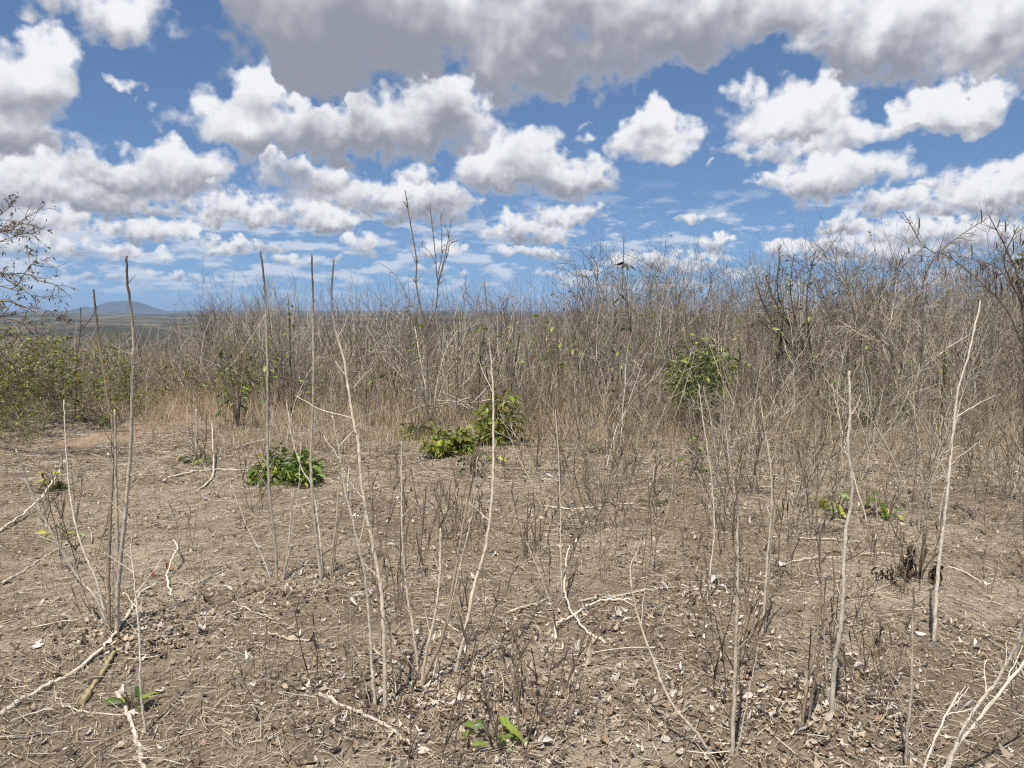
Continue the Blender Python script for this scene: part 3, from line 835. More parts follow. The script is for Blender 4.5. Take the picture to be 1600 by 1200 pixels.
# tall bare sapling with twin crowns, and other singled-out shrubs of the thicket edge
def traced_tree(name, label, cat, base_px, limbs, Y=None, twig=0, tone=(GREY, BROWN), tl=.35, leaf=0, leafcol=(.05, .075, .022), leafsize=.06, group=None, depth=.5, dead=False, pods=0, seed=1):
    r = np.random.default_rng(seed + abs(int(base_px[0])) * 3)
    b = gpt(*base_px) if Y is None else gp((base_px[0] - 800) / FPX * Y, Y)
    o = empty(name, b, label, cat, group)
    fine = []; k = b[1] / FPX
    for (pl, tb, tt) in limbs:
        lean = r.uniform(-depth, depth)
        q = [dpt(x, y, b[1]) for (x, y) in pl[::-1]]
        zs = [max(0, v[2] - b[2]) for v in q]; H = max(zs) + .01
        pts = np.array([dpt(x, y, b[1] + lean * (max(0, dpt(x, y, b[1])[2] - b[2]) / H) ** 1.3) for (x, y) in pl[::-1]])
        if zs[0] < .12: pts[0] = pts[0] * np.array([1, 1, 0]) + np.array([0, 0, b[2] - .04])
        c = tone[0] + (tone[1] - tone[0]) * r.uniform(0, 1)
        stalk(r, pts, tb * k * .30, tt * k * .30, c, o, 'branch' if tb < 4.5 else 'trunk', knob=.05, tip=False, sides=6, origin=b)
        S = spline(pts, 14) - b; L = float(np.sum(np.linalg.norm(np.diff(S, axis=0), axis=1)))
        for t in r.uniform(.25 if zs[0] < .12 else .05, 1, int(twig * L)):
            kk = min(int(t * 13), 12); d = norm(S[kk + 1] - S[kk])
            B = walk(r, S[kk], branch_dir(r, d, r.uniform(.4, .95)), tl * r.uniform(.4, 1.3), 6, .16, .02)
            fine.append((6, B, np.linspace(.0042, .0016, 6), c * r.uniform(.75, 1.2)))
            for t2 in r.uniform(.2, 1, 3):
                k2 = min(int(t2 * 5), 4)
                W = walk(r, B[k2], branch_dir(r, norm(B[k2 + 1] - B[k2]), r.uniform(.5, 1.1)), tl * r.uniform(.2, .5), 4, .16, .0)
                fine.append((4, W, np.linspace(.0024, .0013, 4), c * r.uniform(.75, 1.2)))
    if fine: tag(link('twigs', fine_geo(fine).mesh('twigs', TWIG), o), kind='stuff')
    if leaf and fine:
        tips = np.array([f[1][-1] for f in fine]); mid = np.array([f[1][2] for f in fine]); allp = np.vstack([tips, mid])
        base = allp[r.integers(0, len(allp), leaf)] + r.normal(0, .01, (leaf, 3))
        g = Geo(); g.add(*leaf_cloud(r, base, leafsize, leafcol, droop=1.2 if dead else .5))
        tag(link('foliage', g.mesh('foliage', LITTER if dead else LEAF), o), kind='stuff')
    for j in range(pods):
        f = fine[int(r.integers(0, len(fine)))][1][-1]
        L = r.uniform(.10, .22)
        pp = np.array([f + np.array([0.02 * math.sin(u * 2), .01 * u, -L * u]) for u in np.linspace(0, 1, 6)])
        link('pod', make_mesh('pod', *tubes(pp[None], np.array([[.002, .006, .007, .007, .006, .001]]), (DARK * .8)[None], 5), BARK), o)
    return o

traced_tree('bare_sapling', 'tallest bare sapling, its twin crowns standing clear against the clouds', 'sapling', (668, 668), [
  ([(633, 297), (638, 330), (645, 370), (651, 410), (650, 440), (657, 480), (665, 520), (667, 580), (668, 670)], 8, 2.5),
  ([(672, 318), (676, 360), (680, 395), (682, 425), (684, 445), (681, 480), (668, 510)], 4.4, 2),
  ([(688, 335), (690, 370), (690, 400), (684, 430)], 3, 1.6), ([(706, 340), (700, 375), (694, 405), (685, 440)], 3, 1.6),
  ([(716, 376), (703, 380), (700, 395), (690, 425), (684, 450)], 3, 1.6), ([(700, 360), (702, 372), (702, 378)], 2, 1.4), ([(658, 384), (672, 394), (680, 412)], 2.4, 1.4),
  ([(590, 408), (618, 430), (640, 470), (655, 490), (666, 515)], 3, 1.5)], twig=8, tone=(GREY * .6, GREY * .5), tl=.15, depth=.25)
traced_tree('fanned_shrub', 'pale fan of slanting bare branches at the foot of the tallest sapling', 'shrub', (674, 648), [
  ([(588, 498), (610, 556), (640, 600), (674, 650)], 5, 2.5), ([(600, 490), (622, 540), (645, 590), (672, 648)], 5, 2.5), ([(625, 488), (640, 540), (655, 590), (673, 646)], 5, 2.5),
  ([(598, 560), (630, 590), (655, 625), (674, 648)], 4.6, 2), ([(648, 510), (658, 570), (668, 620), (674, 648)], 5, 2.5), ([(735, 505), (712, 560), (690, 610), (676, 648)], 5, 2.5), ([(760, 560), (725, 600), (680, 646)], 4.6, 2),
  ([(720, 510), (700, 540), (685, 590), (676, 646)], 4.6, 2)], twig=11, tone=(PALE * 1.05, PALE * .85), tl=.32, depth=.6)
traced_tree('leaf_tipped_sapling', 'slim tall sapling with dark drooping leaves at its tip above the thicket', 'sapling', (978, 690), [
  ([(975, 368), (973, 430), (969, 500), (968, 570), (972, 640), (978, 692)], 6, 2.5), ([(1000, 405), (985, 400), (974, 395)], 2, 1.4), ([(955, 410), (966, 405), (974, 400)], 2, 1.4)], twig=2.6, tone=(BROWN, GREY), tl=.2, leaf=22, leafcol=(.05, .055, .028), leafsize=.09, dead=True, depth=.2)
traced_tree('leaning_shrub', 'dark leaning many-branched shrub with few small green leaves at the thicket edge', 'shrub', (1285, 655), [
  ([(1196, 430), (1210, 470), (1240, 520), (1268, 575), (1285, 657)], 10, 3), ([(1180, 440), (1200, 490), (1235, 545), (1262, 580), (1284, 640)], 6, 2.5), ([(1240, 400), (1235, 450), (1245, 510), (1268, 575)], 5, 2),
  ([(1220, 400), (1214, 440), (1222, 480), (1240, 520)], 4, 2), ([(1275, 390), (1262, 450), (1262, 510), (1272, 580)], 5, 2), ([(1185, 500), (1210, 520), (1250, 550)], 4, 2), ([(1300, 430), (1288, 500), (1280, 560), (1284, 620)], 5, 2)], twig=16, tone=(DARK * 1.5, BROWN), tl=.38, leaf=260, leafcol=(.07, .09, .035), leafsize=.055, depth=.7)
traced_tree('zigzag_shrub', 'pale zigzag shrub with crossing whitish branches in front of the thicket', 'shrub', (1420, 668), [
  ([(1330, 440), (1345, 490), (1375, 530), (1400, 560), (1420, 600), (1422, 670)], 8, 2.5), ([(1448, 440), (1442, 500), (1440, 560), (1436, 600), (1424, 668)], 7, 2.5), ([(1400, 450), (1392, 500), (1380, 540), (1400, 600), (1420, 660)], 6, 2.5),
  ([(1485, 450), (1470, 510), (1445, 560), (1428, 640)], 6, 2.2), ([(1310, 500), (1350, 525), (1400, 545), (1440, 580), (1432, 640)], 5, 2), ([(1520, 520), (1480, 545), (1440, 580), (1430, 630)], 5, 2), ([(1360, 470), (1380, 520), (1410, 570), (1424, 650)], 5, 2.2)], twig=15, tone=(PALE * 1.1, GREY), tl=.42, depth=.8)
traced_tree('pod_tree', 'dark thorny tree with long hanging black pods arching over the thicket', 'tree', (1600, 668), [
  ([(1545, 336), (1560, 365), (1578, 400), (1592, 440), (1600, 500), (1602, 670)], 9, 2.5), ([(1410, 330), (1425, 355), (1440, 380), (1460, 395), (1480, 400), (1520, 430), (1570, 480), (1598, 540)], 4, 1.6),
  ([(1545, 340), (1520, 355), (1495, 372), (1470, 392), (1450, 420), (1440, 450)], 3.5, 2), ([(1590, 355), (1570, 400), (1575, 430), (1600, 480)], 4.4, 2), ([(1620, 340), (1600, 390), (1590, 440), (1600, 500)], 5, 2), ([(1640, 350), (1630, 420), (1610, 500)], 5, 2), ([(1495, 400), (1520, 405), (1560, 420), (1590, 460)], 3.5, 1.8)], twig=14, tone=(DARK * 2.0, BROWN * 1.1), tl=.38, pods=34, depth=.6)
traced_tree('leafy_tree', 'dense dark green leafy crown rising out of the thicket beside the pod tree', 'tree', (1640, 665), [
  ([(1605, 395), (1612, 430), (1625, 500), (1640, 667)], 9, 4), ([(1640, 390), (1636, 450), (1640, 560)], 6, 3), ([(1618, 380), (1624, 430), (1632, 500)], 5, 3)], twig=20, tone=(BROWN, GREY), tl=.24, leaf=900, leafcol=(.045, .07, .015), leafsize=.075, depth=.4)
traced_tree('drooping_tree', 'thorny tree with drooping dark twigs and small curled leaves beside the green bank', 'tree', (-90, 720), [
  ([(-60, 300), (-70, 400), (-85, 520), (-90, 722)], 16, 5), ([(112, 466), (88, 446), (60, 438), (45, 429), (20, 428), (-30, 435), (-80, 500)], 6, 2), ([(110, 505), (70, 495), (40, 480), (5, 470), (-40, 480), (-85, 560)], 8, 2),
  ([(48, 332), (35, 345), (18, 358), (-20, 370), (-75, 440)], 5, 2), ([(58, 352), (30, 350), (5, 360), (-40, 380), (-78, 460)], 4, 1.6), ([(62, 366), (40, 365), (15, 372), (-30, 395), (-78, 470)], 4, 1.6), ([(68, 412), (50, 414), (38, 428), (20, 450), (-20, 450), (-80, 510)], 4, 1.6), ([(60, 470), (40, 455), (15, 440), (-20, 420), (-75, 470)], 4, 1.6), ([(90, 520), (60, 512), (20, 500), (-30, 500), (-85, 560)], 4, 1.6), ([(20, 320), (-10, 345), (-60, 400)], 4, 1.6)], Y=8.4, twig=15, tone=(DARK * 1.8, BROWN), tl=.28, leaf=1300, leafcol=(.11, .095, .06), leafsize=.034, dead=True, depth=.9)

# ================================================================ green plants with separate leaves
def leaf_mesh(name, L, W, fold, bend, col, seed):
    n = 5
    t = np.linspace(0, 1, n)
    w = W * np.array([.12, .8, 1.0, .66, .04]) * .5
    x = L * np.sin(bend * t) / max(bend, .01); z = -L * (1 - np.cos(bend * t)) / max(bend, .01)
    V = []
    for k in range(n):
        for s in (-1, 0, 1):
            V.append((x[k], s * w[k], z[k] + abs(s) * w[k] * fold))
    V = np.array(V)
    i = np.arange(n - 1)[:, None] * 3; k = np.arange(2)[None]
    Q = np.stack([i + k, i + k + 1, i + k + 4, i + k + 3], -1).reshape(-1, 4)
    C = np.repeat(np.asarray(col, float)[None], len(V), 0)
    C[1::3] *= 1.25
    return make_mesh(name, V, Q, C, LEAF if seed else LITTER)

def leaf_set(tag_, L, W, cols, bend=.7):
    return [leaf_mesh(tag_, L, W, f, bend * b, c, 1) for c, f, b in zip(cols, (.35, .2, .5, .3), (1, .6, 1.4, .9))]
GREENS = [(.150, .205, .034), (.080, .135, .025), (.23, .27, .05), (.050, .085, .02)]
YELLOWS = [(.34, .37, .05), (.22, .29, .04), (.42, .42, .08), (.15, .21, .035)]
BROAD = leaf_set('broad_leaf', 1.0, .42, GREENS)
OLD = [leaf_mesh('old_leaf', 1.0, .34, .6, 1.3, (.24, .17, .07), 1), leaf_mesh('old_leaf', 1.0, .36, .4, .9, (.30, .27, .10), 1)]
NARROW = leaf_set('narrow_leaf', 1.0, .20, [(.20, .21, .038), (.11, .135, .028), (.29, .27, .055), (.06, .08, .022)], 1.1)
YELLOW = leaf_set('yellow_leaf', 1.0, .45, YELLOWS)
BLACK = [leaf_mesh('withered_leaf', 1.0, .4, f, b, c, 0) for f, b, c in ((1.2, 2.2, (.045, .032, .024)), (.8, 1.6, (.075, .052, .038)), (1.5, 2.6, (.030, .022, .018)))]

def leafy(name, label, px, py, w_px, h_px, n, size, kinds, lift=0.0, cat='plant', group=None, droop=.2, seed=0, nst=5, dense=0, dcol=(.085, .14, .028), ball=False):
    """small plant: a few stems that carry single leaves over a dome; size = leaf length in metres"""
    r = np.random.default_rng(seed + abs(int(px * 13 + py)))
    b = gpt(px, py); k = b[1] / FPX
    W, H = w_px * k * (.52 if ball else .60), h_px * k * 1.12
    o = empty(name, b, label, cat, group)
    tops = []
    for i in range(nst):
        a = r.uniform(0, 6.28); rr = W * math.sqrt(r.uniform(.05, .7))
        e = np.array([rr * math.cos(a), rr * math.sin(a), H * r.uniform(.7, .95) * (1 - .4 * (rr / W) ** 2)])
        P = np.array([[0, 0, -.02], e * np.array([.4, .4, .5]), e])
        S = spline(P, 9)
        link('stem', make_mesh('stem', *tubes(S[None], np.linspace(.005, .0025, 9)[None] * (1 + H), (BROWN * .9)[None], 5), BARK), o)
        tops.append(S)
    lob = [(r.uniform(-.72, .72) * W, r.uniform(-.6, .6) * W, r.uniform(.35, 1.0)) for _ in range(5)]
    def spot(m):
        if ball:                                          # round crown held off the ground, with lobes
            v = r.normal(0, 1, (m, 3)); v /= np.linalg.norm(v, axis=1, keepdims=True); v *= (r.uniform(.35, 1, m) ** .5)[:, None]
            s_ = r.choice([.72, .85, 1.0, 1.12], m)
            return np.stack([v[:, 0] * W * s_ + W * .12 * np.sin(v[:, 2] * 4), v[:, 1] * W * s_, H * .60 + v[:, 2] * H * .40 * s_], 1)
        k_ = r.integers(0, 5, m); L_ = np.array(lob)[k_]
        a = r.uniform(0, 6.28, m); q = np.sqrt(r.uniform(0, 1, m))
        return np.stack([L_[:, 0] + q * W * .42 * np.cos(a), L_[:, 1] + q * W * .42 * np.sin(a), H * L_[:, 2] * (1 - .6 * q ** 2.2) * (lift + (1 - lift) * r.uniform(.2, 1, m))], 1)
    if dense:
        g = Geo(); g.add(*leaf_cloud(r, spot(n * dense), size * .8, dcol, droop=.1))
        tag(link('foliage', g.mesh('foliage', LEAF), o), kind='stuff')
    for j in range(n):
        a = r.uniform(0, 6.28)
        if lift > .55:                                   # leaves only near the tips of tall shoots
            S = tops[int(r.integers(0, nst))]; q = S[min(8, int(r.uniform(lift, 1) * 8.99))]
            pos = q + np.array([math.cos(a), math.sin(a), 0]) * W * r.uniform(0, .4) + np.array([0, 0, r.normal(0, H * .04)])
        else:
            pos = spot(1)[0]
            a = math.atan2(pos[1], pos[0]) + r.normal(0, .6)
        pos[2] = max(pos[2], .02)
        me = kinds[int(r.integers(0, len(kinds)))] if r.uniform() > .10 else OLD[j % 2]
        L = size * r.uniform(.7, 1.5)
        pitch = r.uniform(-.75, .45) + droop
        m = Matrix.Translation(Vector(pos)) @ Matrix.Rotation(a + r.normal(0, .5), 4, 'Z') @ Matrix.Rotation(pitch, 4, 'Y') @ Matrix.Rotation(r.normal(0, .5), 4, 'X') @ Matrix.Diagonal((L, L, L, 1))
        c = link('leaf', me, o); c.matrix_local = m
    return o

leafy('green_bush', 'dense dark green broad-leaved bush low on the open litter', 455, 752, 96, 66, 230, .085, BROAD + BROAD[:1] + YELLOW[:2], nst=9, dense=3, dcol=(.12, .18, .03))
leafy('yellow_shoot', 'yellow-green shoot at the edge of the dense dark green bush', 418, 735, 34, 34, 16, .09, YELLOW, nst=3)
leafy('drooping_bush', 'green bush with long drooping leaves under the pale branch fan', 690, 712, 80, 82, 130, .105, NARROW + YELLOW[:2], droop=.5, nst=8, dense=3, dcol=(.19, .21, .04))
leafy('drooping_bush', 'olive long-leaved bush with brown withered leaves on one flank', 652, 690, 50, 62, 70, .10, NARROW, droop=.5, nst=6, dense=2, dcol=(.14, .15, .035))
leafy('drooping_bush', 'widest olive bush of narrow leaves below the heap of dead branches', 776, 690, 88, 92, 160, .105, NARROW + YELLOW[1:2], droop=.5, nst=10, dense=3, dcol=(.17, .185, .036))
leafy('small_green_plant', 'small narrow-leaved green plant next to the wide olive bush', 826, 700, 38, 30, 22, .09, NARROW, nst=4)
leafy('round_bush', 'tall round bright green bush against the thicket edge', 1092, 672, 104, 125, 290, .075, BROAD + YELLOW[:2] + NARROW[2:3], lift=.22, nst=9, dense=7, dcol=(.115, .16, .03), ball=True)
leafy('small_green_plant', 'sparse shoot of green leaves below the tall round bush', 1078, 712, 36, 50, 22, .07, BROAD, nst=4)
leafy('seedling', 'seedling with two yellow leaves over dark grey foliage', 84, 765, 30, 36, 7, .075, YELLOW[:3], nst=3, lift=.6)
leafy('dark_tuft', 'dark grey-green tuft of stiff leaves under the yellow-leaved seedling', 78, 770, 32, 30, 16, .10, BROAD[3:] + NARROW[3:], nst=4, droop=-.3)
leafy('seedling', 'yellowish seedling lying low between the pale leaning arms', 95, 842, 36, 26, 11, .065, YELLOW + BROAD[:1], nst=3)
leafy('seedling', 'small green seedling beside the fallen whitish sticks', 204, 1108, 40, 34, 11, .062, YELLOW[3:] + BROAD, nst=4, droop=-.2)
leafy('seedling', 'bright green seedling among crumpled silvery dead leaves', 768, 1160, 72, 46, 26, .060, YELLOW[1:2] + BROAD[:3], nst=5)
leafy('creeping_plant', 'spreading yellow-green plant with pale leaves among thin dark stems', 1310, 802, 52, 42, 18, .085, YELLOW, nst=4)
leafy('creeping_plant', 'green creeping plant beside the thick speckled stalk', 1388, 806, 60, 50, 20, .085, YELLOW + BROAD[:2], nst=5)
leafy('small_green_plant', 'thin green plant with leaves at the foot of the bare wands', 1085, 735, 60, 34, 22, .07, BROAD, nst=5)
leafy('yellow_shoot', 'tiny yellow-green sprig in the litter near the wavy white stem', 1124, 738, 18, 14, 8, .05, YELLOW, nst=2)
leafy('stump_shoots', 'dark leafy shoots sprouting around the grey stump', 312, 720, 58, 30, 34, .09, BROAD[1:] + NARROW[1:], nst=6)
leafy('stump_shoots', 'blackish shoots and green leaves on a short burnt stem', 738, 742, 44, 64, 30, .07, BROAD[3:] + BLACK[:1] + NARROW[3:], nst=5)
leafy('green_sprig', 'single upright yellow-green sprig below the wide olive bush', 775, 722, 16, 24, 7, .08, YELLOW, nst=2)
leafy('withered_plant', 'blackened withered plant with hanging crumpled leaves', 1436, 905, 60, 84, 44, .065, BLACK, cat='plant', droop=1.1, nst=7)
leafy('withered_plant', 'low heap of blackened leaves under the withered hanging plant', 1395, 905, 56, 28, 18, .055, BLACK, droop=.9, nst=4)
leafy('small_green_plant', 'green leafy regrowth shaded under the dark leaning shrub', 1320, 668, 60, 100, 60, .09, NARROW[1:] + BROAD[:2], nst=6, dense=3)
leafy('small_green_plant', 'tangled green regrowth between the leaning shrub and zigzag shrub', 1368, 672, 70, 84, 60, .09, NARROW[1:] + BROAD[1:2], nst=6, dense=3)
leafy('leafy_shoot_plant', 'tall shoots of glossy green leaves by the first thicket shrubs', 372, 668, 62, 150, 80, .085, BROAD + YELLOW[:1], lift=.5, nst=6)
leafy('green_patch', 'low green sprouts on the litter before the bare wands', 945, 712, 46, 30, 20, .06, BROAD + YELLOW[:1], nst=4)
leafy('green_patch', 'low ground sprouts near the leaf pile of the wavy stem', 1020, 790, 46, 16, 14, .05, BROAD, nst=4)
for (px, py, h) in [(572, 668, 170), (745, 660, 200), (795, 655, 215), (770, 660, 190), (1078, 655, 195), (1205, 660, 265), (1215, 660, 190), (875, 650, 180), (455, 655, 190), (960, 660, 180), (500, 660, 110), (1130, 660, 140), (640, 655, 175), (715, 652, 190), (835, 655, 205), (905, 655, 170), (1010, 655, 200), (1160, 660, 210), (1255, 660, 230), (1350, 660, 150), (1400, 665, 120), (1470, 665, 140), (420, 655, 120), (350, 660, 105)]:
    leafy('leafy_sapling', 'slim sapling with a few green leaves near its top in the thicket', px, py, 38, h, 15, .085, BROAD[:3] + NARROW[:1] + YELLOW[1:2], lift=.6, nst=3, group='leafy saplings of the thicket', cat='sapling')

# ================================================================ fallen sticks
def lying(name, label, pl, th0, th1, col, lifts=None, group=None, cat='stick', seed=0):
    r = np.random.default_rng(abs(int(pl[0][0] * 3 + pl[0][1])) + seed)
    pts = []
    for i, (x, y) in enumerate(pl):
        p = gpt(x, y); k = p[1] / FPX
        pts.append(p + np.array([0, 0, .35 * max(th0, th1) * k + (lifts[i] if lifts else r.uniform(0, .012))]))
    pts = np.array(pts); k = pts[:, 1].mean() / FPX
    L = float(np.sum(np.linalg.norm(np.diff(pts, axis=0), axis=1)))
    n = int(min(60, max(8, L / .025))); S = spline(pts, n); S += r.normal(0, .0035, S.shape); S[:, 2] -= .004
    R = np.linspace(th0, th1, n) * k * .35 * (1 + r.normal(0, .10, n)); R = np.r_[R[0] * .05, R, R[-1] * .05]
    S = np.vstack([S[0] - (S[1] - S[0]) * .1, S, S[-1] + (S[-1] - S[-2]) * .1])
    b = S.mean(0); b[2] = S[:, 2].min()
    C = np.repeat((col * r.uniform(.9, 1.1))[None], n + 2, 0) * (1 + r.normal(0, .07, n + 2))[:, None]
    o = link(name, make_mesh(name, *tubes((S - b)[None], R[None], C[None], 6), BARK), None, b)
    return tag(o, label, cat, group)

W_ = P_ * .98; P_ = P_ * .85
lying('fallen_branch', 'long whitish fallen branch reaching the foot of the stalk clump', [(-20, 1135), (60, 1085), (110, 1055), (160, 1015), (200, 965), (222, 928), (248, 915)], 11, 5, W_)
lying('fallen_log', 'short yellowish peeling log beside the long whitish branch', [(128, 1104), (158, 1058), (184, 1016)], 13, 11, np.array([.36, .29, .16]))
lying('fallen_stick', 'thick pale stick with a bleached broken end near the seedling', [(182, 1086), (200, 1120), (214, 1162), (226, 1206)], 11, 10, W_)
lying('fallen_stick', 'pale stick on the litter below the lower leaning arm', [(4, 915), (40, 892), (88, 862), (120, 852)], 7, 4, P_)
lying('fallen_stick', 'thin whitish stick crossing behind the longest leaning arm', [(-10, 838), (60, 795), (95, 760)], 5, 4, W_, [.0, .06, .14])
lying('fallen_twig', 'thin white twig under the yellowish log', [(80, 1088), (110, 1108), (150, 1115), (216, 1117)], 4, 4, W_)
lying('fallen_twig', 'faint pale twig lying alone below the yellowish log', [(-10, 1158), (85, 1147), (135, 1138)], 5, 4, P_)
lying('curled_stick', 'S-shaped white stick curling up next to red dead leaves', [(268, 935), (262, 908), (272, 892), (279, 880), (271, 870)], 5, 4, W_, [.0, .03, .08, .10, .11])
lying('fallen_twig', 'straight thin twig next to the S-shaped stick', [(300, 916), (325, 905), (350, 892)], 4, 3, P_)
lying('fallen_twig', 'small forked grey twig beside the straight thin twig', [(284, 905), (310, 910), (340, 918)], 3, 3, P_)
lying('fallen_branch', 'long pale branch lying near the grey stump and dark bush', [(262, 748), (300, 740), (345, 735), (400, 738), (425, 742)], 5, 4, P_)
lying('fallen_twig', 'crooked white twig bent across the long pale branch', [(306, 770), (330, 752), (334, 735), (332, 690)], 4, 3, W_, [0, .02, .05, .22])
lying('fallen_branch', 'thick broken branch at the foot of the tallest pale stalks', [(500, 1088), (540, 1108), (585, 1128), (622, 1150), (645, 1172)], 11, 7, P_ * .95)
lying('fallen_twig', 'short twig branching off beneath the thick broken branch', [(614, 1145), (605, 1162), (580, 1178)], 5, 3, P_)
lying('fallen_stick', 'grey stick on bare soil left of the dark litter patch'.replace('left of', 'beside'), [(418, 990), (460, 1002), (515, 1000)], 6, 4, G_)
lying('fallen_twig', 'thin grey stick below the side shoots of the brown stalk', [(364, 942), (395, 958), (425, 970)], 5, 3, P_)
lying('fallen_stick', 'bent pale stick with a hooked end near the low four-stem plant', [(868, 1000), (870, 986), (890, 972), (925, 950), (955, 944), (988, 944)], 7, 5, W_, [0, .03, .02, .02, .02, .02])
lying('curled_stick', 'curved whitish stick rising from the litter beside the four-stem plant', [(945, 1004), (915, 988), (892, 962), (882, 945), (884, 925), (888, 904)], 6, 4, W_, [0, .01, .03, .08, .14, .20])
lying('fallen_stick', 'pale stick lying behind the low four-stem plant', [(795, 960), (830, 948), (862, 938)], 7, 5, P_)
lying('fallen_stick', 'long thin straw-coloured stick beyond the hooked stick', [(908, 941), (960, 934), (1000, 928), (1050, 917)], 6, 4, P_)
lying('fallen_twig', 'slender pale twig near the wavy stem and its leaves', [(1050, 964), (1090, 962), (1140, 972)], 4, 3, W_)
lying('fallen_stick', 'brown stick by the foot of the long leaning stalk', [(1045, 1080), (1080, 1092), (1128, 1118)], 7, 5, B_)
lying('fallen_branch', 'long straight pale branch lying behind the thick speckled stalk', [(1222, 884), (1262, 876), (1310, 871), (1370, 868), (1420, 872)], 5, 4, P_)
lying('fallen_branch', 'second straight branch parallel behind the long pale branch', [(1205, 842), (1260, 843), (1320, 846), (1345, 848)], 4, 4, P_)
lying('fallen_stick', 'white stick beside the blackened withered plant', [(1478, 884), (1505, 896), (1540, 914)], 4, 4, W_)
lying('fallen_branch', 'pale branch lying on litter behind the vine-wound stalk', [(1112, 748), (1160, 746), (1205, 748), (1260, 756)], 4, 3, P_)
lying('fallen_branch', 'thin long branch stretched past the vine-wound stalk', [(1110, 766), (1160, 763), (1215, 762)], 4, 3, P_)
lying('fallen_twig', 'white twig bent in the litter under the seven-leaf sprig'.replace('seven-leaf sprig', 'single upright sprig'), [(845, 792), (900, 797), (950, 790), (990, 788)], 4, 3, W_)
lying('fallen_stick', 'weathered stick pointing at the path verge', [(370, 702), (400, 692), (418, 688)], 5, 4, P_)
for i, pl in enumerate([[(700, 612), (660, 606), (625, 612)], [(735, 640), (700, 622), (672, 590)], [(760, 600), (735, 630), (700, 655)], [(682, 640), (715, 640), (752, 634)], [(690, 590), (720, 620), (745, 655)], [(800, 610), (770, 640), (740, 650)]]):
    lying('dead_branch', 'dead branch in the heap under the tallest sapling', [(x, 664 + (y - 600) * .06) for x, y in pl], 4, 3, P_ * (.9 if i % 2 else .7), [.30 + .25 * ((i * 37) % 5) / 5, .26 + .02 * i, .12 + .1 * (i % 3)], group='dead branches heaped under the sapling', cat='branch')

# thin sticks strewn over the litter
r = np.random.default_rng(31)
for k in range(90):
    y = r.uniform(2.6, 12) ** 1.0; x = r.uniform(-.72, .72) * y
    L = r.uniform(.10, .42); a = r.uniform(0, 6.28)
    p = gp(x, y, .012); d = np.array([math.cos(a), math.sin(a), 0])
    b_ = r.normal(0, .12)
    S = np.array([p + d * L * (u - .5) + np.array([-d[1], d[0], 0]) * b_ * L * (u - .5) ** 2 * 4 + np.array([0, 0, r.uniform(0, .012)]) for u in np.linspace(0, 1, 7)])
    S[:, 2] = ground_z(S[:, 0], S[:, 1]) + r.uniform(.008, .02) + r.uniform(0, .01, 7)
    c = (PALE, GREY * 1.2, BROWN * 1.3)[int(r.integers(0, 3))]
    R = np.linspace(1, .6, 7) * r.uniform(.0022, .0050)
    o = link('thin_stick', make_mesh('thin_stick', *tubes((S - p)[None], R[None], c[None] * r.uniform(.85, 1.15), 5), BARK), None, p)
    tag(o, 'short thin dry stick lying loose on the litter', 'stick', 'thin sticks strewn over the litter')

# thin dry weeds and bare saplings standing in the clearing
def weed_mesh(seed, H, n, spread, nb, r0, tone):
    st, fn = grow(seed, H=H, nst=n, spread=spread, nb=nb, nt=0, r0=r0, wob=.07, up=.03, tone=tone, ang=(.3, .7), bl=(.2, .4))
    g = fine_geo(fn) if fn else Geo()
    for P, R, c in st: g.add(*tubes(P[None], R[None], c[None], 4))
    return g.mesh('dry_weed', TWIG)
WEEDS = [weed_mesh(900 + i, .45, 4 + i % 3, .35, 3, .0021, (BROWN * 1.1, DARK * 1.9)) for i in range(6)]
r = np.random.default_rng(41)
cnt = 0
spots = [(820, 1150, .5), (805, 1190, .45), (845, 1120, .5), (1345, 1100, .35), (1360, 1090, .4), (555, 1150, .3), (750, 1000, .5), (1000, 1010, .3), (940, 800, .9), (680, 850, .7), (1330, 980, .4), (1225, 880, .5), (630, 900, .6)]
while cnt < 130:
    if cnt < len(spots):
        p = gpt(spots[cnt][0], spots[cnt][1]); s = spots[cnt][2] / .45
    else:
        y = 2.5 + 9.5 * r.uniform() ** .9; x = r.uniform(-.7, .72) * y
        if x < -.25 * y and r.uniform() < .6: continue
        p = gp(x, y); s = r.uniform(.45, 1.3) * (1.0 + .08 * (y - 3))
    o = link('dry_weed', WEEDS[int(r.integers(0, 6))], None, p - np.array([0, 0, .005]))
    o.scale = (s * r.uniform(.7, 1.1), s * r.uniform(.7, 1.1), s); o.rotation_euler = (0, 0, r.uniform(0, 6.28))
    tag(o, 'thin dark dry weed standing up out of the litter', 'weed', 'thin dry weeds in the clearing')
    cnt += 1

def sapling_proto(seed, tone):
    p = Proto()
    st, fn = grow(seed, H=1.5, nst=2, spread=.24, nb=5, nt=2, r0=.0066, wob=.10, up=.03, tone=tone, ang=(.35, .8), bl=(.15, .35))
    p.stems = [make_mesh('sapling_stem', *tubes(P[None], R[None], c[None], 5), BARK) for P, R, c in st]
    p.twigs = fine_geo(fn).mesh('sapling_twigs', TWIG)
    return p
SAPS = [sapling_proto(950 + i, (PALE, GREY)) for i in range(5)] + [sapling_proto(970 + i, (GREY, BROWN)) for i in range(3)]
r = np.random.default_rng(43)
def sapling(x, y, h):
    p = SAPS[int(r.integers(0, 8))]
    o = empty('bare_sapling', gp(x, y, -.01), 'slim bare sapling standing in the dry grass before the thicket', 'sapling', 'slim bare saplings before the thicket')
    s = h / 1.5; o.scale = (s * 1.1, s * 1.1, s); o.rotation_euler = (0, 0, r.uniform(0, 6.28))
    for me in p.stems: link('stem', me, o)
    tag(link('twigs', p.twigs, o), kind='stuff')
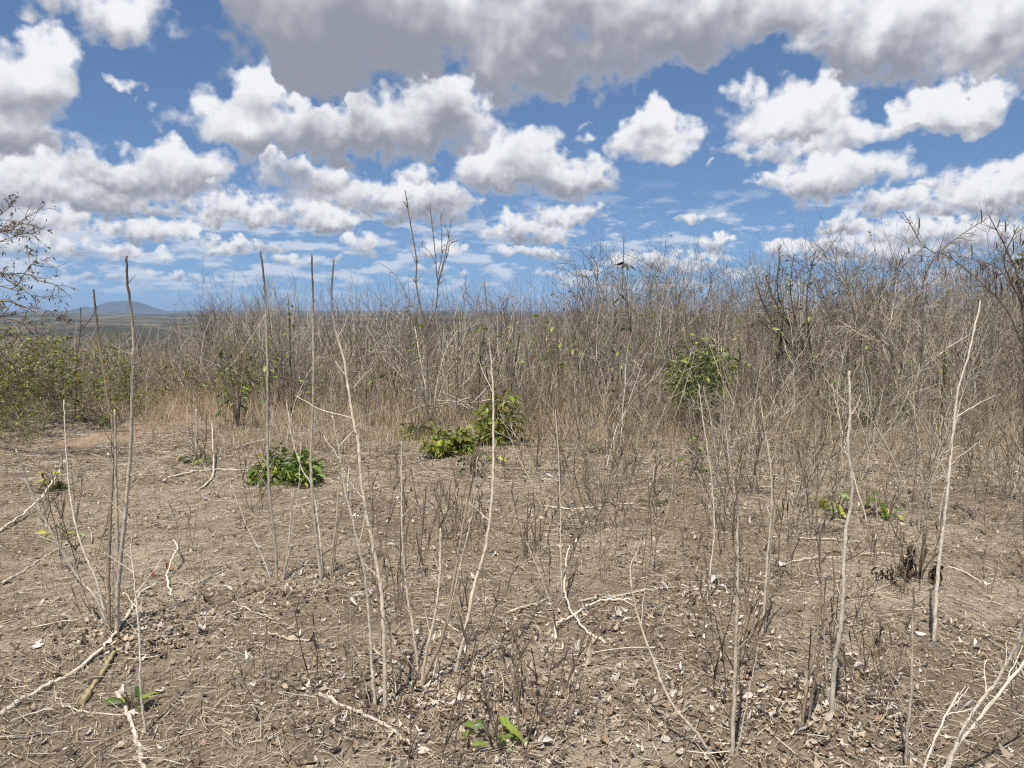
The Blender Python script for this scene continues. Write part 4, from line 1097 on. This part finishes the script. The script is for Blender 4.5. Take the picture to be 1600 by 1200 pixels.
for k in range(230):
    y = r.uniform(5.2, 11.8); px = r.uniform(430, 1700)
    if px < 860 and r.uniform() < .55: px += 700
    if px < 860 and y < 8: continue
    x = (px - 800) / FPX * y
    sapling(x, y, r.uniform(.6, 1.75) * (1.0 if y > 9 else .8))

# ================================================================ litter
def scatter(r, n, y0, y1, w0=.80, pw=1.0):
    """points on the ground, denser close to where the photographer stands"""
    u = r.uniform(size=n * 2)
    y = y0 + (y1 - y0) * u ** pw
    keep = r.uniform(size=n * 2) < np.minimum(1, y / y1 * 1.6)
    y = y[keep][:n]
    x = r.uniform(-w0, w0, len(y)) * (y + 1.0)
    return x, y

def patch(x, y, S, k): return 1 / (1 + np.exp(-k * wave(S, x, y)))
_L1, _L2 = sines(21, 7, 1.1), sines(22, 7, .5)

def build_straw():
    r = np.random.default_rng(51); g = Geo()
    x, y = scatter(r, 180000, 1.8, 14.5, pw=1.2)
    keep = r.uniform(size=len(x)) < .10 + .90 * patch(x, y, _L1, 3.2)
    x, y = x[keep], y[keep]; n = len(x)
    a = r.uniform(0, 6.283, n); L = r.gamma(2.2, .032, n).clip(.02, .22) * np.where(y > 8, 1.4, 1)
    d = np.stack([np.cos(a), np.sin(a)], 1); z = ground_z(x, y)
    t = np.array([-.5, 0, .5])
    P = np.zeros((n, 3, 3))
    P[:, :, 0] = x[:, None] + d[:, 0:1] * L[:, None] * t; P[:, :, 1] = y[:, None] + d[:, 1:2] * L[:, None] * t
    bow = r.normal(0, .18, n) * L
    P[:, 1, 0] -= d[:, 1] * bow; P[:, 1, 1] += d[:, 0] * bow
    P[:, :, 2] = z[:, None] + r.uniform(.003, .02, n)[:, None] + np.abs(r.normal(0, .10, n))[:, None] * L[:, None] * np.array([0, .5, 1])
    W = np.repeat(r.uniform(.0012, .0032, n)[:, None] * np.where(y > 7, 1.6, 1)[:, None], 3, 1)
    S = np.stack([-d[:, 1], d[:, 0], r.normal(0, .5, n)], 1)
    pal = np.array([[.49, .42, .31], [.37, .305, .217], [.60, .535, .425], [.21, .16, .11], [.105, .08, .057]])
    C = pal[r.choice(5, n, p=[.28, .28, .14, .18, .12])] * r.uniform(.75, 1.2, (n, 1))
    g.add(*ribbons(P, W, S, C))
    # the mat of short straight bits under it
    x, y = scatter(r, 190000, 1.8, 13.5, pw=1.2)
    n = len(x); a = r.uniform(0, 6.283, n); L = r.gamma(2.0, .020, n).clip(.012, .12) * np.where(y > 7, 1.5, 1)
    P = np.zeros((n, 2, 3)); s_ = np.array([-.5, .5])
    P[:, :, 0] = x[:, None] + (np.cos(a) * L)[:, None] * s_; P[:, :, 1] = y[:, None] + (np.sin(a) * L)[:, None] * s_
    P[:, :, 2] = ground_z(P[..., 0], P[..., 1]) + r.uniform(.002, .012, n)[:, None] + r.uniform(0, .006, (n, 2))
    W = np.repeat(r.uniform(.0014, .0036, n)[:, None] * np.where(y > 7, 1.6, 1)[:, None], 2, 1)
    S = np.stack([-np.sin(a), np.cos(a), r.normal(0, .4, n)], 1)
    C = pal[r.choice(5, n, p=[.30, .28, .20, .14, .08])] * r.uniform(.75, 1.2, (n, 1))
    g.add(*ribbons(P, W, S, C))
    o = link('dry_straw', g.mesh('dry_straw', STRAW, False))
    tag(o, 'short broken dry straw strewn all over the clearing', 'straw', kind='stuff')
build_straw()

def build_stubble():
    r = np.random.default_rng(52); g = Geo()
    x, y = scatter(r, 70000, 1.8, 12.5, pw=1.2)
    keep = r.uniform(size=len(x)) < .15 + .85 * patch(x, y, _L2, 1.5); x, y = x[keep], y[keep]; n = len(x)
    H = r.gamma(2.0, .022, n).clip(.015, .20); a = r.uniform(0, 6.283, n); lean = np.abs(r.normal(0, .6, n))
    z = ground_z(x, y); t = np.array([0, .5, 1.0])
    P = np.zeros((n, 3, 3))
    P[:, :, 0] = x[:, None] + (np.cos(a) * np.sin(lean) * H)[:, None] * t ** 1.4
    P[:, :, 1] = y[:, None] + (np.sin(a) * np.sin(lean) * H)[:, None] * t ** 1.4
    P[:, :, 2] = z[:, None] + (np.cos(lean) * H)[:, None] * t
    W = r.uniform(.0012, .0028, n)[:, None] * np.array([1, .9, .5])[None]
    S = np.stack([np.ones(n), r.normal(0, .5, n), np.zeros(n)], 1)
    pal = np.array([[.09, .066, .05], [.17, .125, .09], [.30, .24, .17], [.42, .36, .27]])
    C = pal[r.choice(4, n, p=[.45, .35, .14, .06])] * r.uniform(.75, 1.2, (n, 1))
    g.add(*ribbons(P, W, S, C))
    tag(link('dry_stubble', g.mesh('dry_stubble', STRAW, False)), 'short dark dry stubble standing up through the litter', 'stubble', kind='stuff')
build_stubble()

def leaf_scraps(r, x, y, size, C, curl):
    n = len(x); a = r.uniform(0, 6.283, n)
    d = np.stack([np.cos(a), np.sin(a), r.normal(0, .25, n)], 1); L = size
    z = ground_z(x, y) + r.uniform(.004, .016, n)
    t = np.array([-.5, -.17, .17, .5])
    P = np.stack([x, y, z], 1)[:, None, :] + d[:, None, :] * (L[:, None] * t)[:, :, None]
    cu = (curl * L)[:, None] * np.array([1, .05, .0, .8])[None]
    P[:, :, 2] = np.maximum(P[:, :, 2] + cu, (ground_z(P[..., 0], P[..., 1]) + .003))
    W = L[:, None] * np.array([.12, .5, .46, .06])[None] * r.uniform(.6, 1.3, n)[:, None]
    S = np.stack([-d[:, 1], d[:, 0], r.normal(0, .55, n)], 1)
    return ribbons(P, W, S, C)

def build_leaf_litter():
    r = np.random.default_rng(53); g = Geo()
    x, y = scatter(r, 60000, 1.8, 12.5, pw=1.25)
    p_ = patch(x, y, _L2, 2.4) * .7 + .3 * patch(x, y, _L1, 2)
    keep = r.uniform(size=len(x)) < .05 + .95 * p_ ** 1.5; x, y = x[keep], y[keep]
    # drifts of leaves round the feet of the stalks
    for (px, py, n_, sp) in [(180, 990, 500, .28), (240, 990, 420, .25), (600, 1100, 420, .3), (660, 1075, 600, .3), (700, 1080, 500, .3), (1300, 1120, 500, .25), (1270, 1135, 500, .25), (503, 915, 420, .3), (432, 915, 300, .3), (900, 970, 380, .3), (1104, 940, 320, .25), (870, 810, 420, .5), (1460, 1000, 360, .3), (1230, 1110, 350, .25), (560, 790, 260, .4), (1040, 1060, 350, .3), (860, 1120, 300, .3), (1000, 1160, 350, .35), (760, 1100, 400, .35)]:
        c = gpt(px, py)
        x = np.r_[x, c[0] + r.normal(0, sp, n_)]; y = np.r_[y, c[1] + r.normal(0, sp * .8, n_)]
    n = len(x)
    pal = np.array([[.52, .46, .38], [.42, .34, .25], [.30, .22, .15], [.17, .12, .08], [.66, .60, .52], [.075, .058, .044]])
    C = pal[r.choice(6, n, p=[.17, .23, .23, .19, .06, .12])] * r.uniform(.8, 1.2, (n, 1))
    size = r.gamma(3, .0068, n).clip(.008, .048)
    g.add(*leaf_scraps(r, x, y, size, C, np.abs(r.normal(0, .35, n))))
    tag(link('leaf_litter', g.mesh('leaf_litter', LITTER)), 'crumbled brown and grey leaf litter covering the soil', 'leaf litter', kind='stuff')
build_leaf_litter()

# larger curled dead leaves one can pick out
def curled(seed):
    r = np.random.default_rng(seed)
    nu, nv = 7, 6
    u = np.linspace(-1, 1, nu); v = np.linspace(0, 1, nv)
    w = np.sin(np.pi * (v * .9 + .06)) ** .8 * r.uniform(.26, .42)
    U, Vv = np.meshgrid(u, v)
    cr = r.uniform(1.2, 2.6); cl = r.uniform(-1.0, 1.6)
    X = (w[:, None] * np.sin(cr * U) / cr); Zc = (w[:, None] * (1 - np.cos(cr * U)) / cr) * 1.1
    Y = np.sin(cl * Vv) / cl; Zl = (1 - np.cos(cl * Vv)) / cl
    Z = Zc + Zl + .05 * np.sin(U * 5 + seed) * np.sin(Vv * 9 + seed) + r.normal(0, .012, U.shape)
    X = X + .05 * np.sin(Vv * 8 + seed)
    V = np.stack([X, Y - .5, Z - Z.min()], -1).reshape(-1, 3)
    i = np.arange(nv - 1)[:, None] * nu; k = np.arange(nu - 1)[None]
    Q = np.stack([i + k, i + k + 1, i + k + nu + 1, i + k + nu], -1).reshape(-1, 4)
    return V, Q
DL = []
for i in range(8):
    V, Q = curled(60 + i)
    for c in ([.54, .50, .44], [.40, .34, .27], [.24, .18, .13]):
        DL.append(make_mesh('dead_leaf', V, Q, np.repeat(np.array(c)[None], len(V), 0), LITTER))
r = np.random.default_rng(61)
heaps = [(255, 970, .22), (230, 1000, .2), (690, 1110, .2), (760, 1090, .2), (735, 1085, .15), (1290, 1135, .16), (1220, 1120, .16), (1100, 935, .16), (1080, 925, .16), (905, 955, .15), (870, 815, .3), (800, 820, .3), (500, 930, .2), (1010, 960, .18), (995, 1095, .12), (1040, 1085, .12), (860, 1130, .2), (410, 870, .2), (1400, 1130, .15), (1520, 1005, .2), (1340, 1060, .2), (590, 755, .25), (640, 1000, .25), (540, 930, .2), (940, 1000, .3)]
for k in range(240):
    if k < 180:
        h = heaps[k % len(heaps)]; c = gpt(h[0], h[1]); x, y = c[0] + r.normal(0, h[2]), c[1] + r.normal(0, h[2] * .7)
    else:
        y = r.uniform(2.6, 8.5); x = r.uniform(-.7, .7) * y
    j = int(r.integers(0, 8)) * 3 + int(r.choice(3, p=[.55, .3, .15]))
    o = link('dead_leaf', DL[j], None, gp(x, y, .006))
    s = r.uniform(.035, .075); o.scale = (s, s, s * r.uniform(.7, 1.2))
    o.rotation_euler = (r.normal(0, .5), r.normal(0, .5), r.uniform(0, 6.28))
    tag(o, 'curled dead leaf lying on the litter', 'leaf', 'curled dead leaves on the litter')
for (px, py, c, lb, s) in [(262, 892, (.34, .15, .08), 'orange-red dead leaf on the soil beside the S-shaped stick', .075), (237, 901, (.24, .06, .05), 'small dark red leaf fragment near the S-shaped stick', .05)]:
    V, Q = curled(91 + px)
    o = link('red_leaf', make_mesh('red_leaf', V, Q, np.repeat(np.array(c)[None], len(V), 0), LITTER), None, gpt(px, py) + np.array([0, 0, .008]))
    o.scale = (s, s, s); o.rotation_euler = (.3, .2, 1.0); tag(o, lb, 'leaf')
V, Q = curled(140)
o = link('paper_scrap', make_mesh('paper_scrap', V, Q, np.repeat(np.array([.78, .78, .78])[None], len(V), 0), LITTER), None, gpt(858, 747) + np.array([0, 0, .01]))
o.scale = (.11, .11, .06); o.rotation_euler = (.2, .1, 1.2); tag(o, 'bright white scrap of paper on the litter', 'paper')

# tall dry grass in front of and under the thicket
def build_grass():
    r = np.random.default_rng(71); g = Geo()
    n = 95000
    y = 7.2 + r.gamma(2.4, 1.8, n); px = r.uniform(-200, 1800, n)
    x = (px - 800) / FPX * y
    clump = patch(x, y, _L1, 3.0)
    keep = (r.uniform(size=n) < .25 + .75 * clump) & (y < 19) & ~((px < 330) & (y < 10.2))
    keep &= (r.uniform(size=n) < np.clip((y - 7.0) / 3.0, .12, 1))
    x, y = x[keep], y[keep]; n = len(x)
    H = r.uniform(.10, .46, n) * np.clip((y - 7.0) / 4.5, .25, 1.2); a = r.uniform(0, 6.283, n); lean = np.abs(r.normal(0, .45, n)) + .05
    z = ground_z(x, y); t = np.array([0, .4, .75, 1.0])
    P = np.zeros((n, 4, 3))
    P[:, :, 0] = x[:, None] + (np.cos(a) * np.sin(lean) * H)[:, None] * t ** 1.7
    P[:, :, 1] = y[:, None] + (np.sin(a) * np.sin(lean) * H)[:, None] * t ** 1.7
    P[:, :, 2] = z[:, None] + (np.cos(lean) * H)[:, None] * t - .01
    W = r.uniform(.003, .007, n)[:, None] * np.array([1, .9, .6, .15])[None]
    S = np.stack([np.ones(n), r.normal(0, .6, n), np.zeros(n)], 1)
    pal = np.array([[.50, .40, .26], [.40, .31, .20], [.58, .49, .35], [.26, .20, .13], [.20, .19, .08]])
    C = pal[r.choice(5, n, p=[.32, .28, .18, .14, .08])] * r.uniform(.8, 1.2, (n, 1))
    g.add(*ribbons(P, W, S, C))
    tag(link('dry_grass', g.mesh('dry_grass', STRAW, False)), 'tan dry grass along the foot of the thicket', 'grass', kind='stuff')
build_grass()

# tangle of thin dead wands and twigs filling the thicket's foot
def build_tangle():
    r = np.random.default_rng(72); g = Geo()
    n = 9000
    y = 11.6 + r.gamma(1.8, 2.3, n); px = r.uniform(-250, 1800, n)
    keep = (y < 24); y, px = y[keep], px[keep]
    x = (px - 800) / FPX * y; n = len(x)
    top = CAM_Z + (483 - np.interp(px, TOPX, TOPY)) / FPX * y - ground_z(x, y)
    H = np.minimum(r.uniform(.35, 1.9, n), np.maximum(top * .85, .4)); a = r.uniform(0, 6.283, n); lean = np.abs(r.normal(0, .62, n))
    off = np.where(r.uniform(size=n) < .45, 0, r.uniform(0, .9, n) * np.clip(top * .5, .1, 1))
    z = ground_z(x, y) + off; t = np.linspace(0, 1, 5)
    P = np.zeros((n, 5, 3)); bow = r.normal(0, .12, (n, 2))
    P[:, :, 0] = x[:, None] + (np.cos(a) * np.sin(lean) * H)[:, None] * t + bow[:, 0:1] * H[:, None] * np.sin(t * 3.14) + r.normal(0, .012, (n, 5))
    P[:, :, 1] = y[:, None] + (np.sin(a) * np.sin(lean) * H)[:, None] * t + bow[:, 1:2] * H[:, None] * np.sin(t * 3.14)
    P[:, :, 2] = z[:, None] + (np.cos(lean) * H)[:, None] * t - .02
    R = r.uniform(.0022, .0060, n)[:, None] * np.array([1, .9, .75, .6, .4])[None]
    pal = np.array([PALE * 1.05, GREY, BROWN, DARK * 1.2])
    C = pal[r.choice(4, n, p=[.24, .24, .26, .26])] * r.uniform(.8, 1.2, (n, 1))
    g.add(*tubes(P, R, C, 3))
    tag(link('dead_twig_tangle', g.mesh('dead_twig_tangle', TWIG)), 'tangle of thin dead wands and grass filling the foot of the thicket', 'tangle', kind='stuff')
build_tangle()

# ================================================================ far woodland on the slopes below the hill
def build_woods():
    r = np.random.default_rng(81); g = Geo()
    V0 = []
    for i in range(5):
        for j in range(8):
            th = (i + .5) / 5 * math.pi * .62; ph = j / 8 * 6.283 + i * .4
            V0.append((math.sin(th) * math.cos(ph), math.sin(th) * math.sin(ph), math.cos(th)))
    V0 = np.array(V0)
    Q0 = np.array([[i * 8 + j, (i + 1) * 8 + j, (i + 1) * 8 + (j + 1) % 8, i * 8 + (j + 1) % 8] for i in range(4) for j in range(8)])
    n = 1100
    for k in range(n):
        R = 260 * math.exp(r.uniform(0, 2.8)); a = r.uniform(-.62, .1)
        if r.uniform() > .25 and wave(_S3, R * math.sin(a) * 2.2, R * math.cos(a) * 2.2) < .1: continue
        x, y = R * math.sin(a), R * math.cos(a)
        s = r.uniform(1.6, 3.6) * (1 if R < 600 else 1.7)
        V = V0 * (1 + r.normal(0, .22, (len(V0), 1))) * np.array([s, s, s * r.uniform(.7, 1.1)]) + np.array([x, y, float(ground_z(x, y)) + s * .35])
        g.add(V, Q0, np.repeat((np.array([.05, .06, .03]) * r.uniform(.6, 1.5))[None], len(V), 0))
    tag(link('far_woodland', g.mesh('far_woodland', TWIG, False)), 'dark scattered trees on the plain below the hill', 'woodland', kind='stuff')
build_woods()

# ================================================================ haze
def build_haze():
    m = bpy.data.materials.new('haze_air'); m.use_nodes = True
    nt = m.node_tree; nt.nodes.clear()
    v = nt.nodes.new('ShaderNodeVolumePrincipled')
    v.inputs['Color'].default_value = (.50, .69, 1.0, 1); v.inputs['Density'].default_value = 3.4e-5
    v.inputs['Anisotropy'].default_value = .1
    o = nt.nodes.new('ShaderNodeOutputMaterial'); nt.links.new(v.outputs[0], o.inputs['Volume'])
    X, Z0, Z1 = 46000.0, -260.0, 240.0
    V = np.array([(sx * X, sy * X, z) for z in (Z0, Z1) for sx, sy in ((-1, -1), (1, -1), (1, 1), (-1, 1))])
    Q = np.array([[3, 2, 1, 0], [4, 5, 6, 7], [0, 1, 5, 4], [1, 2, 6, 5], [2, 3, 7, 6], [3, 0, 4, 7]])
    tag(link('haze', make_mesh('haze', V, Q, None, m, False)), 'thin blue haze over the far plain', 'haze', kind='stuff')
build_haze()
